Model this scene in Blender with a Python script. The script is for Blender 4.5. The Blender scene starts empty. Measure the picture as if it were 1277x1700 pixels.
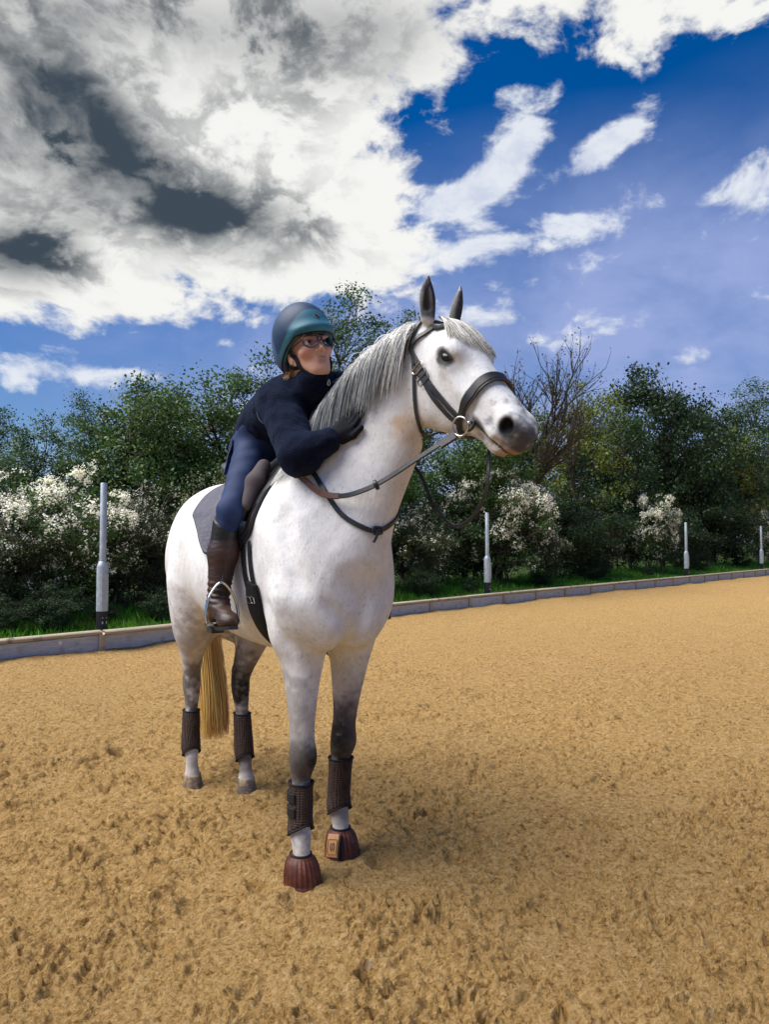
import bpy, math, random
import numpy as np
from mathutils import Vector, Matrix

# ------------------------------------------------------------------ camera
sc = bpy.context.scene
cam_d = bpy.data.cameras.new('camera')
cam = bpy.data.objects.new('camera', cam_d)
sc.collection.objects.link(cam)
cam.location = (0.0, 0.0, 1.35)
cam.rotation_euler = (math.radians(90 + 2.245), 0, 0)
cam_d.sensor_fit = 'VERTICAL'
cam_d.sensor_height = 24.0
cam_d.lens = 24.0 * 1250 / 1700
cam_d.clip_start = 0.05
cam_d.clip_end = 3000
sc.camera = cam

# ------------------------------------------------------------------ view
vs = sc.view_settings
vs.view_transform = 'Standard'
vs.look = 'None'
vs.gamma = 1.0
vs.exposure = EXPOSURE = 0.78
vs.use_curve_mapping = False
sc.render.resolution_x = 770
sc.render.resolution_y = 1024
sc.cycles.use_denoising = True
sc.cycles.max_bounces = 8
sc.cycles.transparent_max_bounces = 12
# ------------------------------------------------------------------ sky and sun
SUN_EL, SUN_AZ = math.radians(58), math.radians(-98)        # azimuth from +Y (view direction) towards +X; the veiled sun is high to the left
world = bpy.data.worlds.new('World'); sc.world = world
world.use_nodes = True
def build_sky():
    nt = world.node_tree; N = nt.nodes; L = nt.links
    bg = N['Background']; bg.inputs['Strength'].default_value = .105
    sky = N.new('ShaderNodeTexSky'); sky.sky_type = 'NISHITA'; sky.sun_disc = False
    sky.sun_elevation = SUN_EL; sky.sun_rotation = SUN_AZ; sky.air_density = 1.0; sky.dust_density = .6; sky.ozone_density = 3.0
    def n(t, **k):
        x = N.new(t)
        for a, b in k.items(): setattr(x, a, b)
        return x
    def m(op, a, b=0.0, c=None, cl=False):
        x = n('ShaderNodeMath', operation=op, use_clamp=cl)
        for i, q in enumerate((a, b, c)):
            if q is None: continue
            if isinstance(q, (int, float)): x.inputs[i].default_value = q
            else: L.new(q, x.inputs[i])
        return x.outputs[0]
    def vm(op, a, b=None):
        x = n('ShaderNodeVectorMath', operation=op)
        for i, q in enumerate((a, b)):
            if q is None: continue
            if isinstance(q, tuple): x.inputs[i].default_value = q
            else: L.new(q, x.inputs[i])
        return x
    def mr(v, a, b, c=0., d=1.):
        x = n('ShaderNodeMapRange', interpolation_type='SMOOTHSTEP'); L.new(v, x.inputs[0])
        for i, q in enumerate((a, b, c, d)): x.inputs[1 + i].default_value = q
        return x.outputs[0]
    def noise(v, s, d, r, dist=0.0, lac=2.0):
        x = n('ShaderNodeTexNoise'); L.new(v, x.inputs['Vector'])
        x.inputs['Scale'].default_value = s; x.inputs['Detail'].default_value = d; x.inputs['Roughness'].default_value = r; x.inputs['Distortion'].default_value = dist; x.inputs['Lacunarity'].default_value = lac
        return x.outputs['Fac']
    def mix(f, a, b):
        x = n('ShaderNodeMix', data_type='RGBA')
        for s, q in ((x.inputs[0], f), (x.inputs[6], a), (x.inputs[7], b)):
            if isinstance(q, (int, float)): s.default_value = q
            elif isinstance(q, tuple): s.default_value = (*q, 1)
            else: L.new(q, s)
        return x.outputs[2]
    tc = n('ShaderNodeTexCoord'); D = tc.outputs['Generated']
    sep = n('ShaderNodeSeparateXYZ'); L.new(D, sep.inputs[0]); X, Y, Z = sep.outputs
    az = m('ARCTAN2', X, Y); el = m('ARCSINE', Z)
    ae = n('ShaderNodeCombineXYZ'); L.new(az, ae.inputs[0]); L.new(el, ae.inputs[1])
    def banks(L_, start=None):
        """sum of soft elliptical cloud banks, each (px, py, rx, ry, rot, amp): amp in the middle falling to 0 at its edge"""
        r = start
        for px, py, rx, ry, rot, amp in L_:
            f = 1250.; th = math.radians(2.245)
            q, u = (px - 638.5) / f, -(py - 850) / f
            d = Vector((q, math.cos(th) - u * math.sin(th), math.sin(th) + u * math.cos(th))).normalized()
            mp = n('ShaderNodeMapping', vector_type='TEXTURE'); L.new(ae.outputs[0], mp.inputs[0])
            mp.inputs['Location'].default_value = (math.atan2(d.x, d.y), math.asin(d.z), 0)
            mp.inputs['Rotation'].default_value = (0, 0, rot)
            mp.inputs['Scale'].default_value = (rx / f * 1.1, ry / f * 1.1, 1)
            g = n('ShaderNodeTexGradient', gradient_type='SPHERICAL'); L.new(mp.outputs[0], g.inputs[0])
            r = m('MULTIPLY_ADD', g.outputs['Fac'], amp, r if r is not None else 0.0)
        return r
    st = n('ShaderNodeMapping'); L.new(D, st.inputs[0]); st.inputs['Scale'].default_value = (1.0, 1.0, 1.55); DD = st.outputs[0]
    warp = n('ShaderNodeTexNoise'); L.new(DD, warp.inputs['Vector']); warp.inputs['Scale'].default_value = 5.0; warp.inputs['Detail'].default_value = 2
    wv = vm('MULTIPLY', vm('SUBTRACT', warp.outputs['Color'], (.5, .5, .5)).outputs[0], (.10, .10, .10)).outputs[0]
    DW = vm('ADD', DD, wv).outputs[0]
    big = noise(DW, 5.0, 7, .56)
    fine = noise(DW, 17.0, 5, .60)
    tex = m('MULTIPLY_ADD', m('SUBTRACT', fine, .5), 1.25, m('MULTIPLY', m('SUBTRACT', big, .5), 1.5))     # about -.5 .. .5
    # where the sky is covered and where it is open
    cover = banks([(60, 330, 820, 420, 0, .95), (420, 310, 460, 330, 0, .38), (420, -90, 1150, 300, 0, .85), (1060, 10, 380, 190, .1, .62), (600, 430, 240, 110, 0, .26)], -.34)
    dens = banks([(860, 240, 380, 280, 0, -.65), (1190, 240, 300, 230, 0, -.55), (150, 600, 480, 80, 0, -.75), (560, 580, 300, 120, 0, -.5), (335, 100, 75, 60, .6, -.55), (440, 140, 80, 48, 0, -.5)], m('ADD', tex, cover))
    a_main = mr(dens, -.05, .26)
    # wind-drawn white clouds standing alone in the blue
    single = banks([(855, 255, 135, 48, .80, 1.3), (1015, 235, 140, 34, .42, 1.3), (870, 150, 100, 34, .1, 1.0), (740, 335, 110, 40, .3, 1.1), (860, 400, 230, 34, .14, 1.2), (650, 430, 120, 46, 0, 1.1), (1240, 312, 90, 46, .35, 1.2), (60, 615, 130, 44, .05, 1.4),
                    (215, 622, 80, 30, 0, 1.0), (1145, 600, 60, 28, 0, 1.2), (870, 468, 80, 20, 0, .8), (375, 570, 30, 16, 0, 1.0), (800, 525, 90, 30, 0, .9)], 0.0)
    a_one = mr(m('MULTIPLY_ADD', tex, 2.1, single), .34, 1.05)
    # thin high veil low on the right and along the horizon
    veil = banks([(1000, 540, 560, 300, -.1, .95), (420, 580, 420, 170, 0, .75), (1270, 430, 330, 260, 0, .45)], mr(el, .34, .05, 0, .65))
    veil = m('MULTIPLY', veil, mr(big, .30, .66, .45, 1.0))
    # cloud colours: sun-lit white, grey undersides
    dark = banks([(60, 215, 230, 120, -.1, .95), (330, 355, 240, 80, -.12, 1.1), (40, 415, 140, 75, .1, .85), (215, 270, 180, 80, -.4, .6), (240, 40, 560, 110, 0, .42), (30, 40, 300, 140, 0, .35), (620, 40, 300, 110, 0, .32)], -.06)
    dk = m('MULTIPLY', dark, mr(tex, -.34, .30, .42, 1.75))
    thick = mr(dens, .05, .75)
    shade = m('MULTIPLY_ADD', mr(fine, .60, .38), m('MULTIPLY_ADD', thick, .45, .20), dk)
    S = 5.1                                                                   # radiance of sun-lit cloud before the background strength
    ccol = mix(mr(shade, .0, 1.35), (1.0 * S, 1.0 * S, .97 * S), (.055 * S, .078 * S, .105 * S))
    # the clear blue, deepened
    hs = n('ShaderNodeHueSaturation'); L.new(sky.outputs[0], hs.inputs['Color']); hs.inputs['Saturation'].default_value = 1.55; hs.inputs['Value'].default_value = .55; hs.inputs['Hue'].default_value = .512
    col = mix(m('MINIMUM', veil, .92), hs.outputs[0], (.37 * S, .46 * S, .80 * S))
    ccol2 = mix(mr(fine, .62, .40, 0, .45), (.90 * S, .94 * S, 1.0 * S), (.48 * S, .56 * S, .80 * S))
    col = mix(m('MULTIPLY', a_one, .92), col, ccol2)
    col = mix(a_main, col, ccol)
    # nothing below the horizon but dull ground light
    col = mix(mr(Z, -.02, -.10), col, (.9, .8, .55))
    L.new(col, bg.inputs['Color'])
build_sky()
world.cycles.sampling_method = 'MANUAL'; world.cycles.sample_map_resolution = 512
sun_d = bpy.data.lights.new('sun', 'SUN'); sun_d.energy = 4.0; sun_d.angle = math.radians(58); sun_d.color = (1.0, .95, .87)
sun = bpy.data.objects.new('sun', sun_d); sc.collection.objects.link(sun)
_sd = Vector((math.sin(SUN_AZ) * math.cos(SUN_EL), math.cos(SUN_AZ) * math.cos(SUN_EL), math.sin(SUN_EL)))
sun.rotation_euler = _sd.to_track_quat('Z', 'Y').to_euler()
sun.location = (-12, 8, 14)
# ================================================================== library
from concurrent.futures import ThreadPoolExecutor
POOL = ThreadPoolExecutor(4)
rng = np.random.default_rng(7)
COL = sc.collection

def link(o, parent=None):
    COL.objects.link(o)
    if parent is not None:
        o.parent = parent
    return o

def tag(o, label=None, cat=None, group=None, kind=None):
    if label: o['label'] = label
    if cat: o['category'] = cat
    if group: o['group'] = group
    if kind: o['kind'] = kind
    return o

def empty(name, loc=(0, 0, 0), rotz=0.0, parent=None):
    o = bpy.data.objects.new(name, None)
    o.location = loc
    o.rotation_euler = (0, 0, rotz)
    o.empty_display_size = 0.1
    return link(o, parent)

def np_mesh(name, V, F, smooth=True, col=None):
    """V (n,3); F int array (m,3|4) or list of index lists; optional vertex colours."""
    me = bpy.data.meshes.new(name)
    V = np.asarray(V, dtype=np.float32)
    if isinstance(F, np.ndarray):
        m, k = F.shape
        me.vertices.add(len(V)); me.vertices.foreach_set('co', V.ravel())
        me.loops.add(m * k); me.loops.foreach_set('vertex_index', F.astype(np.int32).ravel())
        me.polygons.add(m)
        me.polygons.foreach_set('loop_start', np.arange(0, m * k, k, dtype=np.int32))
        me.update(calc_edges=True)
    else:
        me.from_pydata([tuple(map(float, v)) for v in V], [], F)
        me.update()
    if smooth and len(me.polygons):
        me.polygons.foreach_set('use_smooth', np.ones(len(me.polygons), dtype=bool))
    if col is not None:
        c4 = np.ones((len(V), 4), np.float32); c4[:, :col.shape[1]] = col
        a = me.color_attributes.new('Col', 'FLOAT_COLOR', 'POINT')
        a.data.foreach_set('color', c4.ravel())
    return me

def mobj(name, me, mat, parent=None, loc=None, rotz=None):
    o = bpy.data.objects.new(name, me)
    if mat is not None and len(me.materials) == 0:
        me.materials.append(mat)
    if loc is not None: o.location = loc
    if rotz is not None: o.rotation_euler = (0, 0, rotz)
    return link(o, parent)

class MB:
    """collects simple solids into one mesh"""
    def __init__(s): s.v = []; s.f = []; s.n = 0
    def add(s, V, F):
        V = [tuple(map(float, v)) for v in V]
        s.f += [[i + s.n for i in f] for f in F]
        s.v += V; s.n += len(V); return s
    def box(s, c, d, M=None, bev=0.0):
        x, y, z = d[0] / 2, d[1] / 2, d[2] / 2
        if bev <= 0:
            V = [(i, j, k) for i in (-x, x) for j in (-y, y) for k in (-z, z)]
            F = [[0, 1, 3, 2], [4, 6, 7, 5], [0, 4, 5, 1], [2, 3, 7, 6], [0, 2, 6, 4], [1, 5, 7, 3]]
        else:                                   # box with its four long (x) edges chamfered
            b = min(bev, y * .9, z * .9)
            ring = [(-y + b, -z), (y - b, -z), (y, -z + b), (y, z - b), (y - b, z), (-y + b, z), (-y, z - b), (-y, -z + b)]
            V = [(-x, a, e) for a, e in ring] + [(x, a, e) for a, e in ring]
            F = [[i, i + 8, (i + 1) % 8 + 8, (i + 1) % 8] for i in range(8)]
            F += [list(range(8)), list(range(15, 7, -1))]
        V = [Vector(v) for v in V]
        if M is not None: V = [M @ v for v in V]
        return s.add([v + Vector(c) for v in V], F)
    def lathe(s, prof, n=16, c=(0, 0, 0), M=None, cap=True):
        V = []; F = []
        for r, z in prof:
            for i in range(n):
                a = 2 * math.pi * i / n
                v = Vector((r * math.cos(a), r * math.sin(a), z))
                V.append((M @ v if M is not None else v) + Vector(c))
        for j in range(len(prof) - 1):
            for i in range(n):
                F.append([j * n + i, j * n + (i + 1) % n, (j + 1) * n + (i + 1) % n, (j + 1) * n + i])
        if cap:
            F.append(list(range(n - 1, -1, -1))); F.append([(len(prof) - 1) * n + i for i in range(n)])
        return s.add(V, F)
    def mesh(s, name, smooth=False):
        return np_mesh(name, s.v, s.f, smooth)
    def build(s, name, mat, parent=None, smooth=False, loc=None, rotz=None):
        return mobj(name, s.mesh(name, smooth), mat, parent, loc, rotz)

def autosmooth(o, deg=35):
    me = o.data
    me.polygons.foreach_set('use_smooth', np.ones(len(me.polygons), dtype=bool))
    try:
        me.set_sharp_from_angle(angle=math.radians(deg))
    except Exception:
        pass
    return o

# ------------------------------------------------------------------ splines
def catmull(P, n):
    """P (m,k) -> (n,k) resampled through the points, even in arc length of the first 3 columns"""
    P = np.asarray(P, float)
    m = len(P)
    if m == 2:
        t = np.linspace(0, 1, n)[:, None]
        return P[0] * (1 - t) + P[1] * t
    Q = np.vstack([2 * P[0] - P[1], P, 2 * P[-1] - P[-2]])
    out = []
    for i in range(m - 1):
        p0, p1, p2, p3 = Q[i], Q[i + 1], Q[i + 2], Q[i + 3]
        t = np.linspace(0, 1, 24, endpoint=False)[:, None]
        out.append(.5 * (2 * p1 + (p2 - p0) * t + (2 * p0 - 5 * p1 + 4 * p2 - p3) * t ** 2 + (3 * p1 - p0 - 3 * p2 + p3) * t ** 3))
    out.append(P[-1:])
    R = np.vstack(out)
    d = np.r_[0, np.cumsum(np.linalg.norm(np.diff(R[:, :3], axis=0), axis=1))]
    s = np.linspace(0, d[-1], n)
    return np.stack([np.interp(s, d, R[:, k]) for k in range(R.shape[1])], 1)

def unit(v, ax=-1):
    v = np.asarray(v, float)
    return v / np.maximum(np.linalg.norm(v, axis=ax, keepdims=True), 1e-9)

# ------------------------------------------------------------------ implicit surfaces
def smin(a, b, k):
    h = np.clip(.5 + .5 * (b - a) / k, 0, 1)
    return b + (a - b) * h - k * h * (1 - h)

class Field:
    def __init__(s): s.p = []
    def _add(s, fn, c, r, k, op):
        s.p.append((fn, np.asarray(c, float), float(r), float(k), op)); return s
    def cap(s, a, b, ra, rb, k=.03, op='+'):
        a = np.asarray(a, np.float32); b = np.asarray(b, np.float32); ab = b - a; L2 = ab @ ab
        def fn(P):
            t = np.clip((P - a) @ ab / L2, 0, 1)
            return np.linalg.norm(P - a - t[:, None] * ab, axis=1) - (ra + (rb - ra) * t)
        return s._add(fn, (a + b) / 2, np.sqrt(L2) / 2 + max(ra, rb), k, op)
    def ell(s, c, r, R=None, k=.03, op='+'):
        c = np.asarray(c, np.float32); r = np.asarray(r, np.float32)
        if R is not None: R = np.asarray(R, np.float32)
        def fn(P):
            q = P - c
            if R is not None: q = q @ R.T
            k0 = np.linalg.norm(q / r, axis=1); k1 = np.linalg.norm(q / r ** 2, axis=1)
            return k0 * (k0 - 1) / np.maximum(k1, 1e-6)
        return s._add(fn, c, r.max(), k, op)
    def tube(s, st, lat, k=.03, op='+', n=40, e=2.0, off=0.0):
        """st rows: x,y,z, half width along lat, half height up, half height down[, exponent]"""
        st = np.asarray(st, float)
        if st.shape[1] == 5: st = np.c_[st, st[:, 4]]
        if st.shape[1] == 6: st = np.c_[st, np.full(len(st), e)]
        S = catmull(st, n); C = S[:, :3]
        T = unit(np.gradient(C, axis=0))
        lat = np.asarray(lat, float)
        if lat.ndim == 1: lat = np.repeat(lat[None], n, 0)
        else: lat = unit(np.stack([np.interp(np.linspace(0, 1, n), np.linspace(0, 1, len(lat)), lat[:, j]) for j in range(3)], 1))
        La = unit(lat - (lat * T).sum(1, keepdims=True) * T)
        N = np.cross(T, La)
        W, HU, HD, E = S[:, 3] + off, S[:, 4] + off, S[:, 5] + off, S[:, 6]
        seg = np.float32(np.linalg.norm(C[1] - C[0]))
        C, T, La, N, W, HU, HD, E = [np.asarray(q, np.float32) for q in (C, T, La, N, W, HU, HD, E)]
        C2 = (C ** 2).sum(1)[None]
        def fn(P):
            i = (C2 - 2 * (P @ C.T)).argmin(1)
            q = P - C[i]
            tt = (q * T[i]).sum(1) / seg
            j = np.clip(i + np.where(tt > 0, 1, -1), 0, n - 1)
            fr = np.clip(np.abs(tt), 0, 1)
            ax = np.where(j == i, np.maximum(np.abs(tt) * seg, 0), 0)
            w1 = fr[:, None]
            c = C[i] * (1 - w1) + C[j] * w1
            la = La[i] * (1 - w1) + La[j] * w1; nn = N[i] * (1 - w1) + N[j] * w1
            g = lambda A: A[i] * (1 - fr) + A[j] * fr
            q = P - c
            x = (q * la).sum(1); y = (q * nn).sum(1)
            w = g(W); h = np.where(y > 0, g(HU), g(HD)); ee = g(E)
            r = np.sqrt(x * x + y * y)
            qq = ((np.abs(x) / w) ** ee + (np.abs(y) / h) ** ee + 1e-12) ** (1 / ee)
            mn = np.minimum(w, h); mx = np.maximum(w, h)
            dr = (qq - 1) * np.clip(r / np.maximum(qq, 1e-4), mn, mx)
            return np.where(ax > 0, np.sqrt(np.maximum(dr, 0) ** 2 + ax ** 2) + np.minimum(np.maximum(dr, -.02), 0), dr)
        cc = C.mean(0)
        return s._add(fn, cc, np.linalg.norm(C - cc, axis=1).max() + S[:, 3:6].max(), k, op)
    def plane(s, c, nrm, k=.01, op='&'):
        c = np.asarray(c, float); nrm = unit(np.asarray(nrm, float))
        return s._add(lambda P: (P - c) @ nrm, c, 100, k, op)
    def custom(s, fn, c, r, k=.01, op='&'):
        return s._add(fn, c, r, k, op)
    def noise(s, fn):
        return s._add(fn, (0, 0, 0), 100, 0, 'n')
    def __call__(s, P):
        P = np.asarray(P, np.float32)
        out = np.empty(len(P), np.float32)
        CH = 8192
        def run(a):
            Q = P[a:a + CH]
            lo = Q.min(0); hi = Q.max(0); cc = (lo + hi) / 2; rr = np.linalg.norm(hi - lo) / 2
            d = np.full(len(Q), .5, np.float32)
            for fn, c, r, k, op in s.p:
                if op in '+-' and np.linalg.norm(cc - c) > rr + r + .12 + k: continue
                if op == 'n': d = d + fn(Q)
                elif op == '+': d = smin(d, fn(Q), max(k, 1e-4))
                elif op == '-': d = -smin(-d, fn(Q), max(k, 1e-4))
                else: d = -smin(-d, -fn(Q), max(k, 1e-4))
            out[a:a + CH] = d
        st = range(0, len(P), CH)
        if len(st) > 3: list(POOL.map(run, st))
        else:
            for a in st: run(a)
        return out
    def grad(s, P, e=.004):
        P = np.asarray(P, float)
        K = np.array([(1, -1, -1), (-1, -1, 1), (-1, 1, -1), (1, 1, 1)], float)
        g = 0
        for q in K: g = g + q * s(P + e * q)[:, None]
        return unit(g)
    def project(s, P, off=0.0, it=4):
        P = np.array(P, float)
        for _ in range(it):
            d = s(P) - off
            P -= np.clip(d, -.1, .1)[:, None] * s.grad(P)
        return P

def cell_order(I, k):
    c = I // k; m = np.zeros(len(c), np.int64)
    for b in range(8):
        for a in range(3): m |= ((c[:, a] >> b) & 1) << (3 * b + a)
    return np.argsort(m, kind='stable')

def sdf_mesh(name, field, lo, hi, h, proj=1):
    lo = np.asarray(lo, float); hi = np.asarray(hi, float)
    B = 8
    nb = np.ceil((hi - lo) / (h * B)).astype(int)
    ii = np.stack(np.meshgrid(*[np.arange(k) for k in nb], indexing='ij'), -1).reshape(-1, 3)
    cen = lo + (ii + .5) * h * B
    dc = field(cen)
    keep = np.abs(dc) < h * B * 1.6
    D = np.full(nb * B, 1.0, np.float32)
    Db = D.reshape(nb[0], B, nb[1], B, nb[2], B)
    ins = ii[dc <= 0]
    Db[ins[:, 0], :, ins[:, 1], :, ins[:, 2], :] = -1.0
    loc = np.stack(np.meshgrid(*[np.arange(B)] * 3, indexing='ij'), -1).reshape(-1, 3)
    kb = ii[keep]
    kb = kb[cell_order(kb, 4)]
    for a in range(0, len(kb), 512):
        bb = kb[a:a + 512]
        P = lo + (bb[:, None, :] * B + loc[None]) * h
        d = field(P.reshape(-1, 3)).reshape(len(bb), B, B, B)
        Db[bb[:, 0], :, bb[:, 1], :, bb[:, 2], :] = d
    S = D < 0
    n0, n1, n2 = D.shape
    cnt = np.zeros((n0 - 1, n1 - 1, n2 - 1), np.int8)
    for i in (0, 1):
        for j in (0, 1):
            for k in (0, 1):
                cnt += S[i:n0 - 1 + i, j:n1 - 1 + j, k:n2 - 1 + k]
    act = (cnt > 0) & (cnt < 8)
    cx = np.argwhere(act)
    idx = np.full(act.shape, -1, np.int64); idx[act] = np.arange(len(cx))
    acc = np.zeros((len(cx), 3)); num = np.zeros(len(cx))
    cor = [(i, j, k) for i in (0, 1) for j in (0, 1) for k in (0, 1)]
    val = {c: D[cx[:, 0] + c[0], cx[:, 1] + c[1], cx[:, 2] + c[2]] for c in cor}
    for c in cor:
        for ax in range(3):
            if c[ax]: continue
            c2 = list(c); c2[ax] = 1; c2 = tuple(c2)
            a, b = val[c], val[c2]
            m = (a < 0) != (b < 0)
            t = np.where(m, a / np.where(m, a - b, 1), 0)
            p = np.array(c, float)[None] + 0 * acc
            p[:, ax] += t
            acc += np.where(m[:, None], p, 0); num += m
    V = lo + (cx + acc / num[:, None]) * h
    F = []
    for ax in range(3):
        o1, o2 = [(1, 2), (2, 0), (0, 1)][ax]
        sl = [slice(1, -1)] * 3; sl2 = [slice(1, -1)] * 3
        sl[ax] = slice(0, D.shape[ax] - 1); sl2[ax] = slice(1, D.shape[ax])
        A = S[tuple(sl)]; Bq = S[tuple(sl2)]
        e = np.argwhere(A != Bq)
        base = np.ones(3, int); base[ax] = 0
        g = e + base
        inv = A[e[:, 0], e[:, 1], e[:, 2]]
        def cell(d1, d2):
            q = g.copy(); q[:, o1] -= d1; q[:, o2] -= d2
            ok = ((q >= 0) & (q < np.array(act.shape))).all(1)
            q = np.clip(q, 0, np.array(act.shape) - 1)
            r = idx[q[:, 0], q[:, 1], q[:, 2]]; r[~ok] = -1
            return r
        q = np.stack([cell(1, 1), cell(0, 1), cell(0, 0), cell(1, 0)], 1)
        q[~inv] = q[~inv][:, ::-1]
        F.append(q[(q >= 0).all(1)])
    F = np.vstack(F)
    o = cell_order(np.floor((V - lo) / (h * 20)).astype(int), 1)
    for _ in range(proj):
        Q = V[o]
        d = field(Q)
        V[o] = Q - np.clip(d, -h, h)[:, None] * field.grad(Q, h * .5)
    return V, F

def relax(V, F, it, w=.5, mask=None):
    """Laplacian smoothing of a quad mesh"""
    n = len(V)
    E = np.vstack([F[:, [0, 1]], F[:, [1, 2]], F[:, [2, 3]], F[:, [3, 0]]])
    deg = np.bincount(E[:, 0], minlength=n) + np.bincount(E[:, 1], minlength=n)
    for _ in range(it):
        A = np.stack([np.bincount(E[:, 0], V[E[:, 1], k], n) + np.bincount(E[:, 1], V[E[:, 0], k], n) for k in range(3)], 1) / np.maximum(deg, 1)[:, None]
        D = (A - V) * w
        if mask is not None: D *= mask[:, None]
        V = V + D
    return V

# ------------------------------------------------------------------ value noise in numpy
def _hash(ix, iy, iz, seed):
    h = (ix * 374761393 + iy * 668265263 + iz * 2147483647 + seed * 974634777) & 0xFFFFFFFF
    h = ((h ^ (h >> 13)) * 1274126177) & 0xFFFFFFFF
    h = h ^ (h >> 16)
    return (h & 0xFFFFFF).astype(np.float64) / 0xFFFFFF

def vnoise(P, scale, seed=0):
    """value noise, -1..1"""
    Q = np.asarray(P, float) * scale
    if Q.shape[1] == 2: Q = np.c_[Q, np.zeros(len(Q))]
    I = np.floor(Q).astype(np.int64); f = Q - I
    f = f * f * f * (f * (f * 6 - 15) + 10)
    r = 0
    for i in (0, 1):
        for j in (0, 1):
            for k in (0, 1):
                w = (f[:, 0] if i else 1 - f[:, 0]) * (f[:, 1] if j else 1 - f[:, 1]) * (f[:, 2] if k else 1 - f[:, 2])
                r = r + w * _hash(I[:, 0] + i, I[:, 1] + j, I[:, 2] + k, seed)
    return r * 2 - 1

def fbm(P, scale, oct=4, seed=0, gain=.5):
    a = 1.0; r = 0
    for o in range(oct):
        r = r + a * vnoise(P, scale * 2.03 ** o, seed + o * 17); a *= gain
    return r

# ------------------------------------------------------------------ swept strips
def sweep(path, nrm, prof, closed=False):
    """path (n,3), nrm (n,3) surface normals, prof list of (across, out) -> V, F"""
    path = np.asarray(path, float); n = len(path)
    if closed:
        T = unit(np.roll(path, -1, 0) - np.roll(path, 1, 0))
    else:
        T = unit(np.gradient(path, axis=0))
    N = unit(nrm - (nrm * T).sum(1, keepdims=True) * T)
    Bn = np.cross(T, N)
    prof = np.asarray(prof, float)
    if prof.ndim == 2: prof = np.repeat(prof[None], n, 0)
    m = prof.shape[1]
    V = path[:, None, :] + prof[:, :, :1] * Bn[:, None, :] + prof[:, :, 1:2] * N[:, None, :]
    V = V.reshape(-1, 3)
    F = []
    for i in range(n if closed else n - 1):
        a = i * m; b = ((i + 1) % n) * m
        for j in range(m):
            k = (j + 1) % m
            F.append([a + j, a + k, b + k, b + j])
    if not closed:
        F.append(list(range(m - 1, -1, -1))); F.append([(n - 1) * m + j for j in range(m)])
    return V, F

def strap_prof(w, t, base=0.0):
    a = w / 2; b = min(t * .35, a * .5)
    return [(-a, base), (a, base), (a, base + t - b), (a - b, base + t), (-a + b, base + t), (-a, base + t - b)]

def strap(field, pts, w, t, n=48, off=0.0, closed=False, fixn=None, it=4):
    P = catmull(np.vstack([pts, pts[:1]]) if closed else pts, n + (1 if closed else 0))
    if closed: P = P[:-1]
    if field is not None:
        P = field.project(P, off, it)
        N = field.grad(P, .012)
        for _ in range(2):                      # even out the direction so the strap does not flutter
            M = (np.roll(N, 1, 0) + np.roll(N, -1, 0) + 2 * N)
            if not closed: M[0] = N[0]; M[-1] = N[-1]
            N = unit(M)
    else:
        N = np.repeat(np.asarray(fixn, float)[None], len(P), 0) if np.ndim(fixn) == 1 else fixn
    return sweep(P, N, strap_prof(w, t), closed)

def round_prof(r, n=8):
    return [(r * math.cos(2 * math.pi * i / n), r * math.sin(2 * math.pi * i / n)) for i in range(n)]

def rope(pts, r, n=40, seg=8, closed=False):
    P = catmull(np.vstack([pts, pts[:1]]) if closed else pts, n + (1 if closed else 0))
    if closed: P = P[:-1]
    T = unit(np.gradient(P, axis=0))
    ref = np.array([.31, .17, .93]) if abs(T[0] @ [.31, .17, .93]) < .9 else np.array([.93, .2, .3])
    N = []
    v = ref
    for i in range(len(P)):
        v = unit(v - (v @ T[i]) * T[i]); N.append(v)
    return sweep(P, np.array(N), round_prof(r, seg), closed)
# ================================================================== materials
def mat(name, col=(.5, .5, .5), rough=.6, spec=.5, metal=0.0, nodes=None, **kw):
    m = bpy.data.materials.new(name)
    m.use_nodes = True
    nt = m.node_tree
    b = nt.nodes['Principled BSDF']
    b.inputs['Base Color'].default_value = (*col, 1)
    b.inputs['Roughness'].default_value = rough
    b.inputs['Metallic'].default_value = metal
    b.inputs['Specular IOR Level'].default_value = spec
    for k, v in kw.items():
        b.inputs[k].default_value = v
    if nodes: nodes(NT(nt, b))
    return m

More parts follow.
